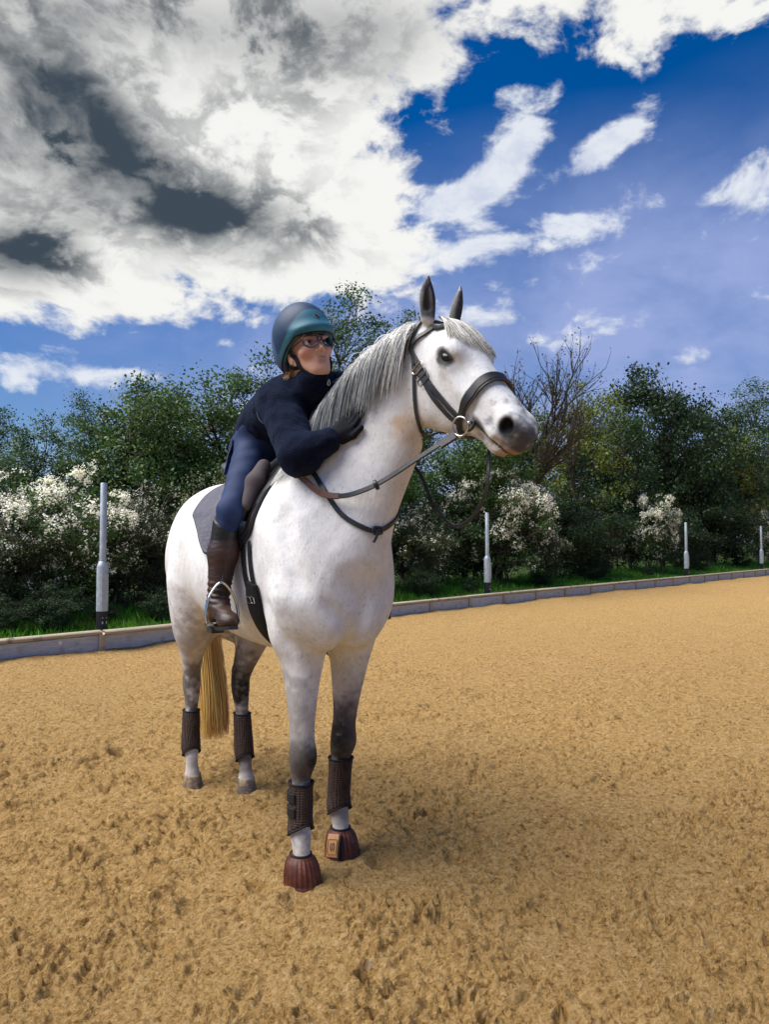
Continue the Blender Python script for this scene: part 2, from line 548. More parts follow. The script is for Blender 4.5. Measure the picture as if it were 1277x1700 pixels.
class NT:
    """short-hand for wiring nodes"""
    def __init__(s, nt, b): s.nt = nt; s.b = b
    def n(s, t, **kw):
        x = s.nt.nodes.new(t)
        for k, v in kw.items():
            if k.startswith('_'): setattr(x, k[1:], v)
            else: s.set(x, k, v)
        return x
    def set(s, x, k, v):
        k = {'i%d' % i: i for i in range(12)}.get(k, k.replace('_', ' ') if isinstance(k, str) else k)
        inp = x.inputs[k]
        if hasattr(v, 'links') or isinstance(v, bpy.types.NodeSocket): s.nt.links.new(v, inp)
        else:
            try: inp.default_value = v
            except Exception: inp.default_value = (*v, 1)
    def link(s, a, b): s.nt.links.new(a, b)
    def obj(s): return s.n('ShaderNodeTexCoord').outputs['Object']
    def noise(s, vec, scale, detail=4, rough=.55, out='Fac', dim='3D'):
        x = s.n('ShaderNodeTexNoise', _noise_dimensions=dim, Scale=scale, Detail=detail, Roughness=rough)
        s.link(vec, x.inputs['Vector'])
        return x.outputs[out]
    def vor(s, vec, scale, feature='F1', out='Distance', rand=1.0):
        x = s.n('ShaderNodeTexVoronoi', _feature=feature, Scale=scale, Randomness=rand)
        s.link(vec, x.inputs['Vector']); return x.outputs[out]
    def ramp(s, fac, *stops, mode='LINEAR'):
        x = s.n('ShaderNodeValToRGB'); r = x.color_ramp; r.interpolation = mode
        while len(r.elements) < len(stops): r.elements.new(.5)
        for e, (p, c) in zip(r.elements, stops):
            e.position = p; e.color = (*c, 1) if len(c) == 3 else c
        s.link(fac, x.inputs['Fac']); return x.outputs['Color']
    def mapr(s, v, a, b, c=0., d=1., smooth=False):
        x = s.n('ShaderNodeMapRange', _interpolation_type='SMOOTHSTEP' if smooth else 'LINEAR')
        s.link(v, x.inputs[0])
        for i, q in enumerate((a, b, c, d)): x.inputs[1 + i].default_value = q
        return x.outputs[0]
    def math(s, op, a, b=0.0, c=None, clamp=False):
        x = s.n('ShaderNodeMath', _operation=op, _use_clamp=clamp)
        for i, q in enumerate((a, b, c)):
            if q is None: continue
            if isinstance(q, (int, float)): x.inputs[i].default_value = q
            else: s.link(q, x.inputs[i])
        return x.outputs[0]
    def mix(s, fac, a, b, mode='MIX'):
        x = s.n('ShaderNodeMix', _data_type='RGBA', _blend_type=mode)
        for sock, q in ((x.inputs[0], fac), (x.inputs[6], a), (x.inputs[7], b)):
            if isinstance(q, bpy.types.NodeSocket): s.link(q, sock)
            elif isinstance(q, (int, float)): sock.default_value = q
            else: sock.default_value = (*q, 1) if len(q) == 3 else q
        return x.outputs[2]
    def mapping(s, vec, scale=(1, 1, 1), rot=(0, 0, 0), loc=(0, 0, 0)):
        x = s.n('ShaderNodeMapping', Scale=scale, Rotation=rot, Location=loc)
        s.link(vec, x.inputs['Vector']); return x.outputs[0]
    def attr(s, name, out='Color'):
        return s.n('ShaderNodeAttribute', _attribute_name=name).outputs[out]
    def bump(s, h, strength=.3, dist=.01):
        x = s.n('ShaderNodeBump', Strength=strength, Distance=dist)
        s.link(h, x.inputs['Height']); s.link(x.outputs[0], s.b.inputs['Normal']); return x
    def base(s, c): s.link(c, s.b.inputs['Base Color'])
    def rough(s, c): s.link(c, s.b.inputs['Roughness'])

def m_leather(name, c1, c2, rough=.42, grain=260):
    def f(n):
        o = n.obj()
        v = n.noise(o, 14, 5, .6)
        n.base(n.ramp(v, (.3, c1), (.7, c2)))
        n.bump(n.vor(o, grain), .15, .002)
        n.rough(n.mapr(n.noise(o, 30, 3), .3, .7, rough - .08, rough + .14))
    return mat(name, c1, rough, .5, nodes=f)
HO = (-0.577, 3.60, 0.0); HROT = math.atan2(-.841, .541)
_HF = np.array([.541, -.841, 0]); _HL = np.array([.841, .541, 0])
# ================================================================== arena: sand, edging, verge
GZ = 0.02                                        # mean level of the sand
EDGE = np.array([(-9.0, 3.2), (-6.2, 6.2), (-4.2, 8.35), (-2.68, 9.95), (0.0, 13.05), (2.4, 15.9), (8.0, 22.0), (15.2, 29.8), (24, 39.3), (34, 50.0)])
EL_D = np.r_[0, np.cumsum(np.linalg.norm(np.diff(EDGE, axis=0), axis=1))]
def edge_at(d):
    d = min(d, EL_D[-1] - .06)
    p = np.array([np.interp(d, EL_D, EDGE[:, 0]), np.interp(d, EL_D, EDGE[:, 1])])
    q = np.array([np.interp(d + .05, EL_D, EDGE[:, 0]), np.interp(d + .05, EL_D, EDGE[:, 1])])
    t = (q - p) / np.linalg.norm(q - p); return p, t
def edge_x2y(x): return np.interp(x, EDGE[:, 0], EDGE[:, 1])

HOOFS = [(.683, -.131), (.531, .131), (-.705, -.102), (-.48, .115)]
_h2w = lambda f, l: np.array([HO[0] + f * _HF[0] + l * _HL[0], HO[1] + f * _HF[1] + l * _HL[1]])
def sand_height(P, sp=.006):
    """P (n,2) -> height; trodden, crumbly sand with hoof prints. Detail finer than the grid step sp is left to the bump."""
    x, y = P[:, 0], P[:, 1]
    fade = lambda f: np.clip(1.7 - np.asarray(sp) * f * 2.0, 0, 1)
    h = .014 * fbm(P, 1.3, 3, 1) + .010 * vnoise(P, 4.3, 5)
    w = np.c_[x + .05 * vnoise(P, 9, 31), y + .05 * vnoise(P, 9, 32)]
    m1 = np.clip(1 + .7 * vnoise(P, 3.3, 19) + .3 * vnoise(P, 1.1, 20), .25, 2)
    for f, amp, sd in ((11, .016, 6), (24, .024, 8), (47, .025, 9), (88, .018, 13), (140, .009, 14)):
        k = fade(f)
        if np.any(k > 0): h = h + amp * k * m1 * (np.abs(vnoise(w, f, sd)) - .3)
    h = h + .010 * vnoise(w, 38, 23) * m1 * fade(38) + .008 * vnoise(w, 73, 24) * fade(73)
    e = np.maximum(vnoise(w, 31, 15) - .42, 0); h = h + .022 * e * fade(31)
    # old hoof prints
    r = np.random.default_rng(3)
    for i in range(46):
        cx, cy = r.uniform(-1.8, 3.4), r.uniform(1.6, 7.5)
        if i < 9: cx, cy = r.uniform(-.9, .5), r.uniform(2.2, 3.0)
        rr = r.uniform(.055, .085); an = r.uniform(0, 6.28)
        m = (np.abs(x - cx) < .3) & (np.abs(y - cy) < .3)
        if not m.any(): continue
        dx, dy = x[m] - cx, y[m] - cy
        u = (dx * math.cos(an) + dy * math.sin(an)) / rr; v = (-dx * math.sin(an) + dy * math.cos(an)) / (rr * .85)
        d = np.sqrt(u * u + v * v)
        dep = r.uniform(.4, 1.0)
        h[m] += dep * (-.038 * np.exp(-(d / .85) ** 4) + .016 * np.exp(-((d - 1.35) / .4) ** 2))
    # sand pushed up round the horse's feet
    for f, l in HOOFS:
        c = _h2w(f, l); d = np.hypot(x - c[0], y - c[1])
        h += .012 * np.exp(-((d - .10) / .05) ** 2) - .6 * (h + .0) * np.exp(-(d / .13) ** 4)
    return h

def graded(a0, a1, b0, b1, fine, grow, mx):
    """coordinates spaced `fine` inside [b0,b1], growing towards a0 and a1"""
    c = list(np.arange(b0, b1, fine)); s = fine
    x = c[-1]
    while x < a1: s = min(s * grow, mx); x += s; c.append(x)
    s = fine; x = c[0]; pre = []
    while x > a0: s = min(s * grow, mx); x -= s; pre.append(x)
    return np.array(pre[::-1] + c)
def bank(V):
    # sand banked against the edging here and there
    dd = edge_x2y(np.clip(V[:, 0], -9, 34)) - V[:, 1]
    V[:, 2] += np.exp(-np.clip(dd, 0, 9) / .35) * (.025 + .03 * vnoise(V[:, :2], 1.1, 44))
    return V
def trim(V, F):
    c = V[F].mean(1)
    F = F[c[:, 1] < edge_x2y(np.clip(c[:, 0], -9, 34)) + .35]
    used = np.unique(F); mp = np.full(len(V), -1); mp[used] = np.arange(len(used))
    return V[used], mp[F]
def grid_faces(n, m):
    idx = np.arange(n * m).reshape(n, m)
    return np.stack([idx[:-1, :-1], idx[1:, :-1], idx[1:, 1:], idx[:-1, 1:]], -1).reshape(-1, 4)
def make_sand():
    k = .0027                                      # mesh step grows with distance from the arena's near end
    ys = np.exp(np.arange(math.log(1.5), math.log(44), k)); ts = np.arange(-.80, .82, k)
    T_, Y = np.meshgrid(ts, ys, indexing='ij')
    P = np.c_[(T_ * Y).ravel(), Y.ravel()]
    A, FA = trim(np.c_[P, GZ + sand_height(P, P[:, 1] * k)], grid_faces(*Y.shape))
    # the rest of the arena, coarser and just below
    xs = graded(-14, 50, -3, 3, .12, 1.03, .6); y2 = graded(-8, 60, -2, 6, .12, 1.03, .6)
    X, Y = np.meshgrid(xs, y2, indexing='ij'); P = np.c_[X.ravel(), Y.ravel()]
    B, FB_ = trim(np.c_[P, GZ - .055 + .5 * sand_height(P, .12)], grid_faces(*X.shape))
    return np_mesh('sand', bank(np.vstack([A, B])), np.vstack([FA, FB_ + len(A)]), True)
def _sand(n):
    o = n.obj()
    big = n.noise(o, .55, 4, .6); crumb = n.noise(o, 32, 7, .74); fine = n.noise(o, 85, 4, .75); grain = n.noise(o, 420, 2, .8)
    # golden crumbs; shade of the cavities between them painted in as dark brown speckle
    c = n.ramp(crumb, (.35, (.17, .085, .023)), (.43, (.60, .36, .122)), (.55, (.79, .51, .205)), (.68, (.86, .63, .33)))
    c = n.mix(n.mapr(big, .35, .70, 0, .22), c, (.60, .41, .19))
    c = n.mix(n.mapr(fine, .38, .50, .40, 1.0), (.27, .145, .042), c)  # finer speckle of the same painted cavity shade
    c = n.mix(n.mapr(grain, .58, .75, 0, .35), c, (.64, .47, .25))
    # a few bleached fibre clumps and dark specks
    c = n.mix(n.mapr(n.noise(o, 13, 3, .6), .72, .78, 0, .5), c, (.52, .48, .42))
    c = n.mix(n.mapr(n.noise(o, 31, 3, .6), .70, .75, 0, .85), c, (.050, .034, .018))
    n.base(c)
    hh = n.math('ADD', n.math('MULTIPLY', fine, .9), n.math('MULTIPLY', grain, .3))
    hh = n.math('ADD', hh, n.math('MULTIPLY', crumb, 3.4))
    n.bump(hh, 1.0, .024)
M_SAND = mat('arena sand', (.42, .25, .09), .95, .15, nodes=_sand)
sand = mobj('ground', make_sand(), M_SAND); 
tag(sand, 'golden trodden arena sand', kind='structure')

# ---- verge and the land behind it: one sheet from the edging to the horizon
def make_verge():
    rows = [.06, .5, 1.0, 1.6, 2.4, 3.5, 6, 12, 25, 60, 140, 400]
    ds = np.linspace(0, EL_D[-1], 140)
    V = []
    for d in ds:
        p, t = edge_at(d); nrm = np.array([-t[1], t[0]])
        for k, r in enumerate(rows):
            q = p + nrm * r
            z = .16 + .10 * min(r, 3) / 3 + .03 * math.sin(d * 1.3 + k) * (r > .4) + .02 * math.sin(d * 3.1 + 2 * k) * (r > .4)
            V.append((q[0], q[1], z))
    n, m = len(ds), len(rows)
    idx = np.arange(n * m).reshape(n, m)
    F = np.stack([idx[:-1, :-1], idx[1:, :-1], idx[1:, 1:], idx[:-1, 1:]], -1).reshape(-1, 4)
    return np_mesh('verge', np.array(V), F, True)
M_VERGE = mat('verge soil and moss', (.03, .045, .012), .95, .1, nodes=lambda n: (n.base(n.ramp(n.noise(n.obj(), 2.5, 6, .65), (.3, (.014, .022, .006)), (.6, (.035, .065, .012)), (.8, (.055, .085, .02)))), n.bump(n.noise(n.obj(), 30, 4), .6, .03)))
tag(mobj('verge', make_verge(), M_VERGE), 'grassy bank behind the arena edging', kind='structure')
# land on the other sides of the arena, out to the horizon
tl = MB(); tl.box((0, 0, -.35), (1800, 1800, .2))
tag(tl.build('field', M_VERGE), 'grass land round the arena', kind='structure')

# ---- edging boards
def _board(n):
    o = n.obj()
    g = n.noise(n.mapping(o, (1.2, 14, 14)), 4, 5, .6)
    c = n.ramp(g, (.3, (.38, .40, .43)), (.7, (.58, .60, .63)))
    c = n.mix(n.mapr(n.noise(o, 9, 4), .52, .75, 0, .45), c, (.20, .165, .11))
    n.base(c); n.bump(g, .3, .006)
M_BOARD = mat('weathered grey board', (.22, .23, .25), .85, .2, nodes=_board)
def _rail(n):
    o = n.obj()
    g = n.noise(n.mapping(o, (1.0, 18, 18)), 4, 5, .6)
    c = n.ramp(g, (.3, (.33, .27, .19)), (.7, (.54, .46, .34)))
    c = n.mix(n.mapr(n.noise(o, 6, 4), .60, .70, 0, .7), c, (.07, .06, .045))
    n.base(c); n.bump(g, .4, .006)
M_RAIL = mat('weathered timber rail', (.33, .26, .18), .85, .2, nodes=_rail)
kerb = tag(empty('arena_edging', (*EDGE[2], 0)), 'low timber edging of grey boards and rounded rail along the sand', 'edging')
PANEL = 1.30
def rot_z(t): return Matrix.Rotation(math.atan2(t[1], t[0]), 3, 'Z')
D0 = 0.35
mb = MB(); mb.box((0, 0, 0), (PANEL - .075, .038, .27), bev=.004); BOARD_ME = mb.mesh('board'); BOARD_ME.materials.append(M_BOARD)
mb = MB(); mb.box((0, 0, 0), (.30, .085, .075), Matrix.Rotation(math.pi / 2, 3, 'Y'), bev=.006); POST_ME = mb.mesh('post'); POST_ME.materials.append(M_RAIL)
mb = MB()
n8 = 12; ring = [(.062 * math.cos(2 * math.pi * k / n8), .030 * math.sin(2 * math.pi * k / n8)) for k in range(n8)]
V8 = [(x, a, b) for x in (-PANEL * .999, -PANEL * .985, PANEL * .985, PANEL * .999) for a, b in ring]
V8 = [(x, a * (.9 if abs(x) > PANEL * .99 else 1), b * (.9 if abs(x) > PANEL * .99 else 1)) for x, a, b in V8]
F8 = [[j * n8 + k, (j + 1) * n8 + k, (j + 1) * n8 + (k + 1) % n8, j * n8 + (k + 1) % n8][::-1] for j in range(3) for k in range(n8)] + [list(range(n8)), list(range(4 * n8 - 1, 3 * n8 - 1, -1))]
mb.add(V8, F8); RAIL_ME = mb.mesh('rail'); RAIL_ME.materials.append(M_RAIL); RAIL_ME.polygons.foreach_set('use_smooth', [True] * len(RAIL_ME.polygons))
r = random.Random(4)
k = 0
d = D0
ka = Vector((*EDGE[2], 0))
while d < EL_D[-1] - 2:
    p, t = edge_at(d + PANEL / 2)
    a = math.atan2(t[1], t[0])
    nrm = np.array([-t[1], t[0]])
    o = bpy.data.objects.new('board', BOARD_ME); o.location = Vector((*(p + nrm * .004 * r.uniform(-1, 1)), .085 + r.uniform(-.004, .004))) - ka; o.rotation_euler = (0, r.uniform(-.003, .003), a); link(o, kerb)
    p2, _ = edge_at(d)
    o = bpy.data.objects.new('post', POST_ME); o.location = Vector((*(p2 - nrm * .012), .080)) - ka; o.rotation_euler = (0, 0, a + r.uniform(-.03, .03)); link(o, kerb)
    if k % 2 == 0:
        p3, t3 = edge_at(d + PANEL)
        o = bpy.data.objects.new('rail', RAIL_ME); o.location = Vector((*(p3 + nrm * .005), .252 + r.uniform(-.003, .003))) - ka; o.rotation_euler = (r.uniform(-.1, .1), r.uniform(-.002, .002), math.atan2(t3[1], t3[0])); link(o, kerb)
    d += PANEL; k += 1
# a small white marker tag screwed to one board
p, t = edge_at(float(np.interp(-3.78, EDGE[:, 0], EL_D)))
nrm = np.array([-t[1], t[0]])
mb = MB(); mb.box((0, 0, 0), (.042, .006, .042)); mb.box((-.008, -.005, .006), (.008, .004, .008)); mb.box((.009, -.005, -.008), (.008, .004, .008))
tg = mb.build('marker_tag', mat('white plastic', (.75, .76, .74), .5), None, loc=(*(p - nrm * .026), .178), rotz=math.atan2(t[1], t[0]))
tag(tg, 'small square white plastic marker fixed to the grey edging board', 'marker')

# ---- galvanised posts
def _galv(n):
    o = n.obj()
    w = n.noise(o, 14, 5, .65)
    c = n.ramp(w, (.3, (.30, .36, .41)), (.7, (.50, .56, .61)))
    n.base(c); n.rough(n.mapr(w, .3, .7, .42, .62))
    n.bump(w, .15, .004)
M_GALV = mat('galvanised steel', (.42, .48, .52), .5, .5, metal=.35, nodes=_galv)
M_TAR = mat('black base coating', (.010, .010, .011), .55, .4)
def column(X, h, label):
    y = edge_x2y(X); d = float(np.interp(X, EDGE[:, 0], EL_D)); p, t = edge_at(d); nrm = np.array([-t[1], t[0]])
    q = p + nrm * .20
    rt = tag(empty('lighting_column', (q[0], q[1], .16), math.atan2(t[1], t[0])), label, 'post', 'galvanised posts behind the arena edging')
    mb = MB(); mb.lathe([(.069, -.2), (.069, .335)], 20); b = autosmooth(mb.build('base', M_TAR, rt))
    for k in (-1, 1):
        mb = MB(); mb.box((.025 * k, -.068, .19), (.012, .008, .030)); mb.box((.025 * k, -.068, .25), (.010, .008, .010)); mb.build('bolt', M_GALV, b)
    hb = h * .47
    mb = MB(); mb.lathe([(.0705, .330), (.0705, .334), (.070, hb - .03), (.066, hb - .01), (.050, hb + .03), (.042, hb + .042)], 24); lo = autosmooth(mb.build('lower_tube', M_GALV, rt))
    mb = MB(); mb.box((0, -.0665, hb * .68), (.085, .012, hb * .40)); mb.build('door', M_GALV, lo)
    mb = MB(); mb.lathe([(.0405, hb + .035), (.040, h - .006), (.036, h)], 20); autosmooth(mb.build('upper_tube', M_GALV, rt))
    return rt
column(-3.36, 1.92, 'galvanised steel post with black base behind the edging, left of the horse\'s rump')
column(2.33, 1.80, 'galvanised steel post with black base below the hanging rein loop and horse\'s muzzle')
column(9.80, 1.80, 'galvanised steel post beside the end of the white blossom, in front of dark trees')
column(15.05, 1.80, 'smallest galvanised steel post, at the far right end of the edging')
# ================================================================== hedge, trees, grass
def m_leaf(name, trans=.35, rough=.45):
    m = bpy.data.materials.new(name); m.use_nodes = True
    nt = m.node_tree; b = nt.nodes['Principled BSDF']; out = nt.nodes['Material Output']
    at = nt.nodes.new('ShaderNodeAttribute'); at.attribute_name = 'Col'
    oi = nt.nodes.new('ShaderNodeObjectInfo')
    hs = nt.nodes.new('ShaderNodeHueSaturation')
    mr = nt.nodes.new('ShaderNodeMapRange'); mr.inputs[3].default_value = .95; mr.inputs[4].default_value = 1.5
    nt.links.new(oi.outputs['Random'], mr.inputs[0]); nt.links.new(mr.outputs[0], hs.inputs['Value'])
    nt.links.new(at.outputs['Color'], hs.inputs['Color'])
    nt.links.new(hs.outputs[0], b.inputs['Base Color'])
    b.inputs['Roughness'].default_value = rough; b.inputs['Specular IOR Level'].default_value = .35
    tr = nt.nodes.new('ShaderNodeBsdfTranslucent'); nt.links.new(hs.outputs[0], tr.inputs['Color'])
    mx = nt.nodes.new('ShaderNodeMixShader'); mx.inputs[0].default_value = trans
    nt.links.new(b.outputs[0], mx.inputs[1]); nt.links.new(tr.outputs[0], mx.inputs[2]); nt.links.new(mx.outputs[0], out.inputs['Surface'])
    return m
M_LEAF = m_leaf('leaves')
M_PETAL = m_leaf('blossom petals', .25, .6)
def _bark(n):
    o = n.obj(); g = n.noise(n.mapping(o, (6, 6, 1)), 5, 5, .65)
    n.base(n.ramp(g, (.3, (.030, .024, .018)), (.7, (.10, .085, .065)))); n.bump(g, .6, .02)
M_BARK = mat('bark', (.06, .05, .04), .9, .2, nodes=_bark)
M_TWIG = mat('pale twig', (.10, .085, .07), .85, .2)

def leaf_quads(P, N, L, W, r, fold=.25):
    """rhombic leaves at P facing N"""
    n = len(P)
    a = unit(r.normal(size=(n, 3))); T = unit(a - (a * N).sum(1, keepdims=True) * N); B = np.cross(N, T)
    L = L[:, None]; W = W[:, None]
    V = np.stack([P - T * L * .5, P + B * W * .5 + N * W * fold * .5 + T * L * .05, P + T * L * .5, P - B * W * .5 + N * W * fold * .5 + T * L * .05], 1)
    F = np.arange(n * 4).reshape(n, 4)
    return V.reshape(-1, 3), F

def branch_tube(P, R, sides=5):
    P = np.asarray(P, float); n = len(P); T = unit(np.gradient(P, axis=0))
    ref = np.array([.3, .9, .2]); N = unit(np.cross(T, ref)); B = np.cross(T, N)
    a = np.linspace(0, 2 * math.pi, sides, endpoint=False)
    V = P[:, None] + np.asarray(R)[:, None, None] * (np.cos(a)[None, :, None] * N[:, None] + np.sin(a)[None, :, None] * B[:, None])
    idx = np.arange(n * sides).reshape(n, sides)
    F = np.stack([idx[:-1], np.roll(idx[:-1], -1, 1), np.roll(idx[1:], -1, 1), idx[1:]], -1).reshape(-1, 4)
    return V.reshape(-1, 3), F
class Acc:
    def __init__(s): s.V = []; s.F = []; s.C = []; s.n = 0
    def add(s, V, F, C=None):
        s.V.append(V); s.F.append(F + s.n); s.n += len(V)
        if C is not None: s.C.append(C)
    def mesh(s, name, smooth=True):
        return np_mesh(name, np.vstack(s.V), np.vstack(s.F), smooth, np.vstack(s.C).astype(np.float32) if s.C else None)

def tree_mesh(seed, h, rx, z0, nclump, nleaf, leaf, cols, clump_r, trunk_r, stems=1, airy=0.0, blossom=0, top_bias=.0, droop=.3, twig=True):
    """returns (trunk mesh, crown mesh, blossom mesh or None); unit height h, crown half-width rx, crown from z0 to h"""
    r = np.random.default_rng(seed)
    tr = Acc(); cr = Acc(); bl = Acc()
    cz = (z0 + h) / 2; rz = (h - z0) / 2
    # clump centres, mostly near the crown's surface, outline broken by noise
    C = []
    while len(C) < nclump:
        d = unit(r.normal(size=3)); rad = r.uniform(.35, 1.0) ** .5
        k = 1 + .28 * vnoise(d[None] * 2.1 + seed * 3.7, 1.0, seed)[0] + .16 * r.normal()
        p = d * rad * k * np.array([rx, rx, rz]) * np.array([1, 1, 1]); p[2] += cz
        if top_bias: p[:2] *= np.interp((p[2] - z0) / (h - z0), [0, .3, 1], [1, 1, 1 - top_bias])
        if p[2] < z0 * .6: continue
        C.append(p)
    C = np.array(C)
    # trunk(s)
    bases = [np.array([0, 0, -.1])] if stems == 1 else [np.array([*(r.normal(size=2) * rx * .22), -.1]) for _ in range(stems)]
    tops = []
    for b in bases:
        lean = r.normal(size=2) * (.05 if stems == 1 else .22) * h
        hh = h * (.82 if stems == 1 else r.uniform(.45, .75))
        path = catmull(np.array([b, b + [lean[0] * .25, lean[1] * .25, hh * .35], b + [lean[0] * .7, lean[1] * .7, hh * .7], b + [lean[0], lean[1], hh]]) + np.c_[r.normal(size=(4, 2)) * .02 * h, np.zeros(4)] * np.array([[0], [1], [1], [1]]), 14)
        R = trunk_r * np.linspace(1, .18, 14) * (1 if stems == 1 else r.uniform(.4, .8)); R[0] *= 1.3
        tr.add(*branch_tube(path, R, 7)); tops.append((path, R))
    # limbs out to the clumps
    for i, c in enumerate(C):
        path, R = tops[r.integers(len(tops))]
        zz = max(min(c[2] - .25 * np.hypot(c[0], c[1]) - .1 * h * r.random(), path[-1][2]), h * .10)
        j = int(np.clip(np.argmin(np.abs(path[:, 2] - zz)), 1, 12))
        a = path[j]; mid = (a + c) / 2 + np.array([0, 0, .06 * h]) * r.uniform(-.2, 1) + r.normal(size=3) * .03 * h
        P = catmull(np.array([a, mid, c]), 6)
        r0 = min(R[j] * .5, trunk_r * .35)
        tr.add(*branch_tube(P, np.linspace(r0, .006, 6), 4))
        if twig:
            for _ in range(2):
                e = c + unit(r.normal(size=3) + [0, 0, .4]) * clump_r * r.uniform(.6, 1.3)
                tr.add(*branch_tube(np.array([P[3], (P[3] + e) / 2 + r.normal(size=3) * .03, e]), np.array([.010, .007, .003]), 3))
    # leaves
    if nleaf:
        ci = r.integers(len(C), size=nleaf)
        cr_ = clump_r * r.uniform(.6, 1.25, size=len(C))
        off = r.normal(size=(nleaf, 3)) * .55
        P = C[ci] + off * cr_[ci][:, None] * np.array([1, 1, .72])
        out = unit(P - np.array([0, 0, cz]) * [1, 1, 1])
        N = unit(out * .55 + np.array([0, 0, .55]) + r.normal(size=(nleaf, 3)) * .75)
        sz = leaf * r.uniform(.6, 1.25, nleaf)
        V, F = leaf_quads(P, N, sz, sz * r.uniform(.5, .75, nleaf), r)
        c0, c1, c2 = [np.array(x) for x in cols]
        cv = r.random(len(C))                                   # each spray has its own tint
        t = np.clip(cv[ci] * .6 + .4 * r.random(nleaf), 0, 1)[:, None]
        c = c0 * (1 - t) + c1 * t
        y = (r.random(nleaf) < .10)[:, None]; c = np.where(y, c2, c) * r.uniform(.8, 1.2, (nleaf, 1))
        cr.add(V, F, np.repeat(c, 4, 0))
    if blossom:
        # flower heads along the sprays, out on the lit side of the bush
        w = (C[:, 2] - z0) / (h - z0)
        pr = np.clip(.15 + w, .05, 1) ** 1.5 * r.uniform(.0, 1, len(C)) ** 1.2; pr /= pr.sum()
        nh = blossom
        ci = r.choice(len(C), size=nh, p=pr)
        d = unit(r.normal(size=(nh, 3)) + unit(C[ci] - [0, 0, cz]) * .9 + [0, 0, .35])
        H = C[ci] + d * (clump_r * r.uniform(.55, 1.15, nh))[:, None]
        k = 7
        P = (H[:, None] + r.normal(size=(nh, k, 3)) * .026).reshape(-1, 3)
        N = unit(np.repeat(d, k, 0) + r.normal(size=(nh * k, 3)) * .6)
        sz = r.uniform(.024, .042, nh * k)
        V, F = leaf_quads(P, N, sz, sz * .95, r, .15)
        c = np.array([.80, .78, .66]) * r.uniform(.75, 1.1, (nh * k, 1))
        bl.add(V, F, np.repeat(np.clip(c, 0, .9), 4, 0))
    return tr.mesh('trunk'), (cr.mesh('crown', False) if nleaf else None), (bl.mesh('blossom', False) if blossom else None)

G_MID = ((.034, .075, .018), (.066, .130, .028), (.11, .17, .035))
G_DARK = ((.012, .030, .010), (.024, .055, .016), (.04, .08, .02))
G_BLUE = ((.030, .070, .026), (.060, .118, .040), (.09, .15, .055))
G_LIME = ((.075, .12, .018), (.13, .17, .03), (.19, .20, .05))
G_OLIVE = ((.030, .048, .016), (.058, .078, .026), (.10, .11, .035))
G_CREAM = ((.13, .16, .07), (.24, .26, .14), (.34, .34, .20))
KINDS = {
    'round':  dict(name='broadleaf_tree', m=tree_mesh(21, 5.0, 1.9, .9, 120, 30000, .085, G_MID, .40, .11)),
    'round2': dict(name='broadleaf_tree', m=tree_mesh(22, 5.0, 1.7, .7, 100, 25000, .082, G_BLUE, .40, .10)),
    'dark':   dict(name='sycamore_tree', m=tree_mesh(23, 8.0, 3.0, 1.2, 130, 24000, .15, G_DARK, .62, .20)),
    'birch':  dict(name='birch_tree', m=tree_mesh(24, 8.0, 1.7, 2.2, 90, 11000, .095, G_BLUE, .40, .10, top_bias=.45)),
    'airy':   dict(name='ash_tree', m=tree_mesh(25, 7.0, 2.1, 1.6, 70, 8500, .12, G_LIME, .50, .12)),
    'bare':   dict(name='bare_tree', m=None),
    'haw':    dict(name='hawthorn_bush', m=tree_mesh(27, 2.5, 1.15, .35, 95, 13000, .055, G_OLIVE, .22, .035, stems=7, blossom=330)),
    'haw2':   dict(name='hawthorn_bush', m=tree_mesh(28, 2.5, 1.2, .45, 95, 12000, .055, G_MID, .22, .035, stems=6, blossom=1500)),
    'green':  dict(name='leafy_bush', m=tree_mesh(29, 2.3, 1.2, .2, 90, 12000, .065, G_DARK, .25, .03, stems=6)),
    'cream':  dict(name='pale_bush', m=tree_mesh(30, 2.4, 1.0, .6, 70, 9000, .055, G_CREAM, .22, .03, stems=5)),
}
def bare_mesh():
    r = np.random.default_rng(77); tr = Acc(); bud = Acc(); tips = []
    def grow(p, d, L, rad, lev):
        n = 5; P = [p]
        for i in range(n):
            d = unit(d + r.normal(size=3) * .10 + np.array([0, 0, .07])); P.append(P[-1] + d * L / n)
        P = np.array(P); tr.add(*branch_tube(P, np.linspace(rad, rad * .55, n + 1), 5 if lev < 2 else 3))
        if lev >= 4: tips.append(P[-1]); return
        k = {0: 9, 1: 7, 2: 6, 3: 3}[lev]
        for i in range(k):
            t = r.uniform(.35, 1.0) if i else 1.0
            q = P[int(t * n)]
            nd = unit(d + unit(r.normal(size=3)) * (.62 if lev else .75) + np.array([0, 0, .15]))
            grow(q, nd, L * r.uniform(.50, .70), max(rad * .50, .0075), lev + 1)
    grow(np.array([0, 0, -.1]), np.array([0.03, 0, 1.]), 3.0, .13, 0)
    T = np.array(tips); T = T[r.integers(len(T), size=2200)] + r.normal(size=(2200, 3)) * .06
    N = unit(r.normal(size=(2200, 3))); sz = r.uniform(.05, .09, 2200)
    V, F = leaf_quads(T, N, sz, sz * .6, r)
    bud.add(V, F, np.repeat(np.array([.07, .075, .035]) * r.uniform(.7, 1.3, (2200, 1)), 4, 0))
    return tr.mesh('trunk'), bud.mesh('crown', False), None
KINDS['bare']['m'] = bare_mesh()

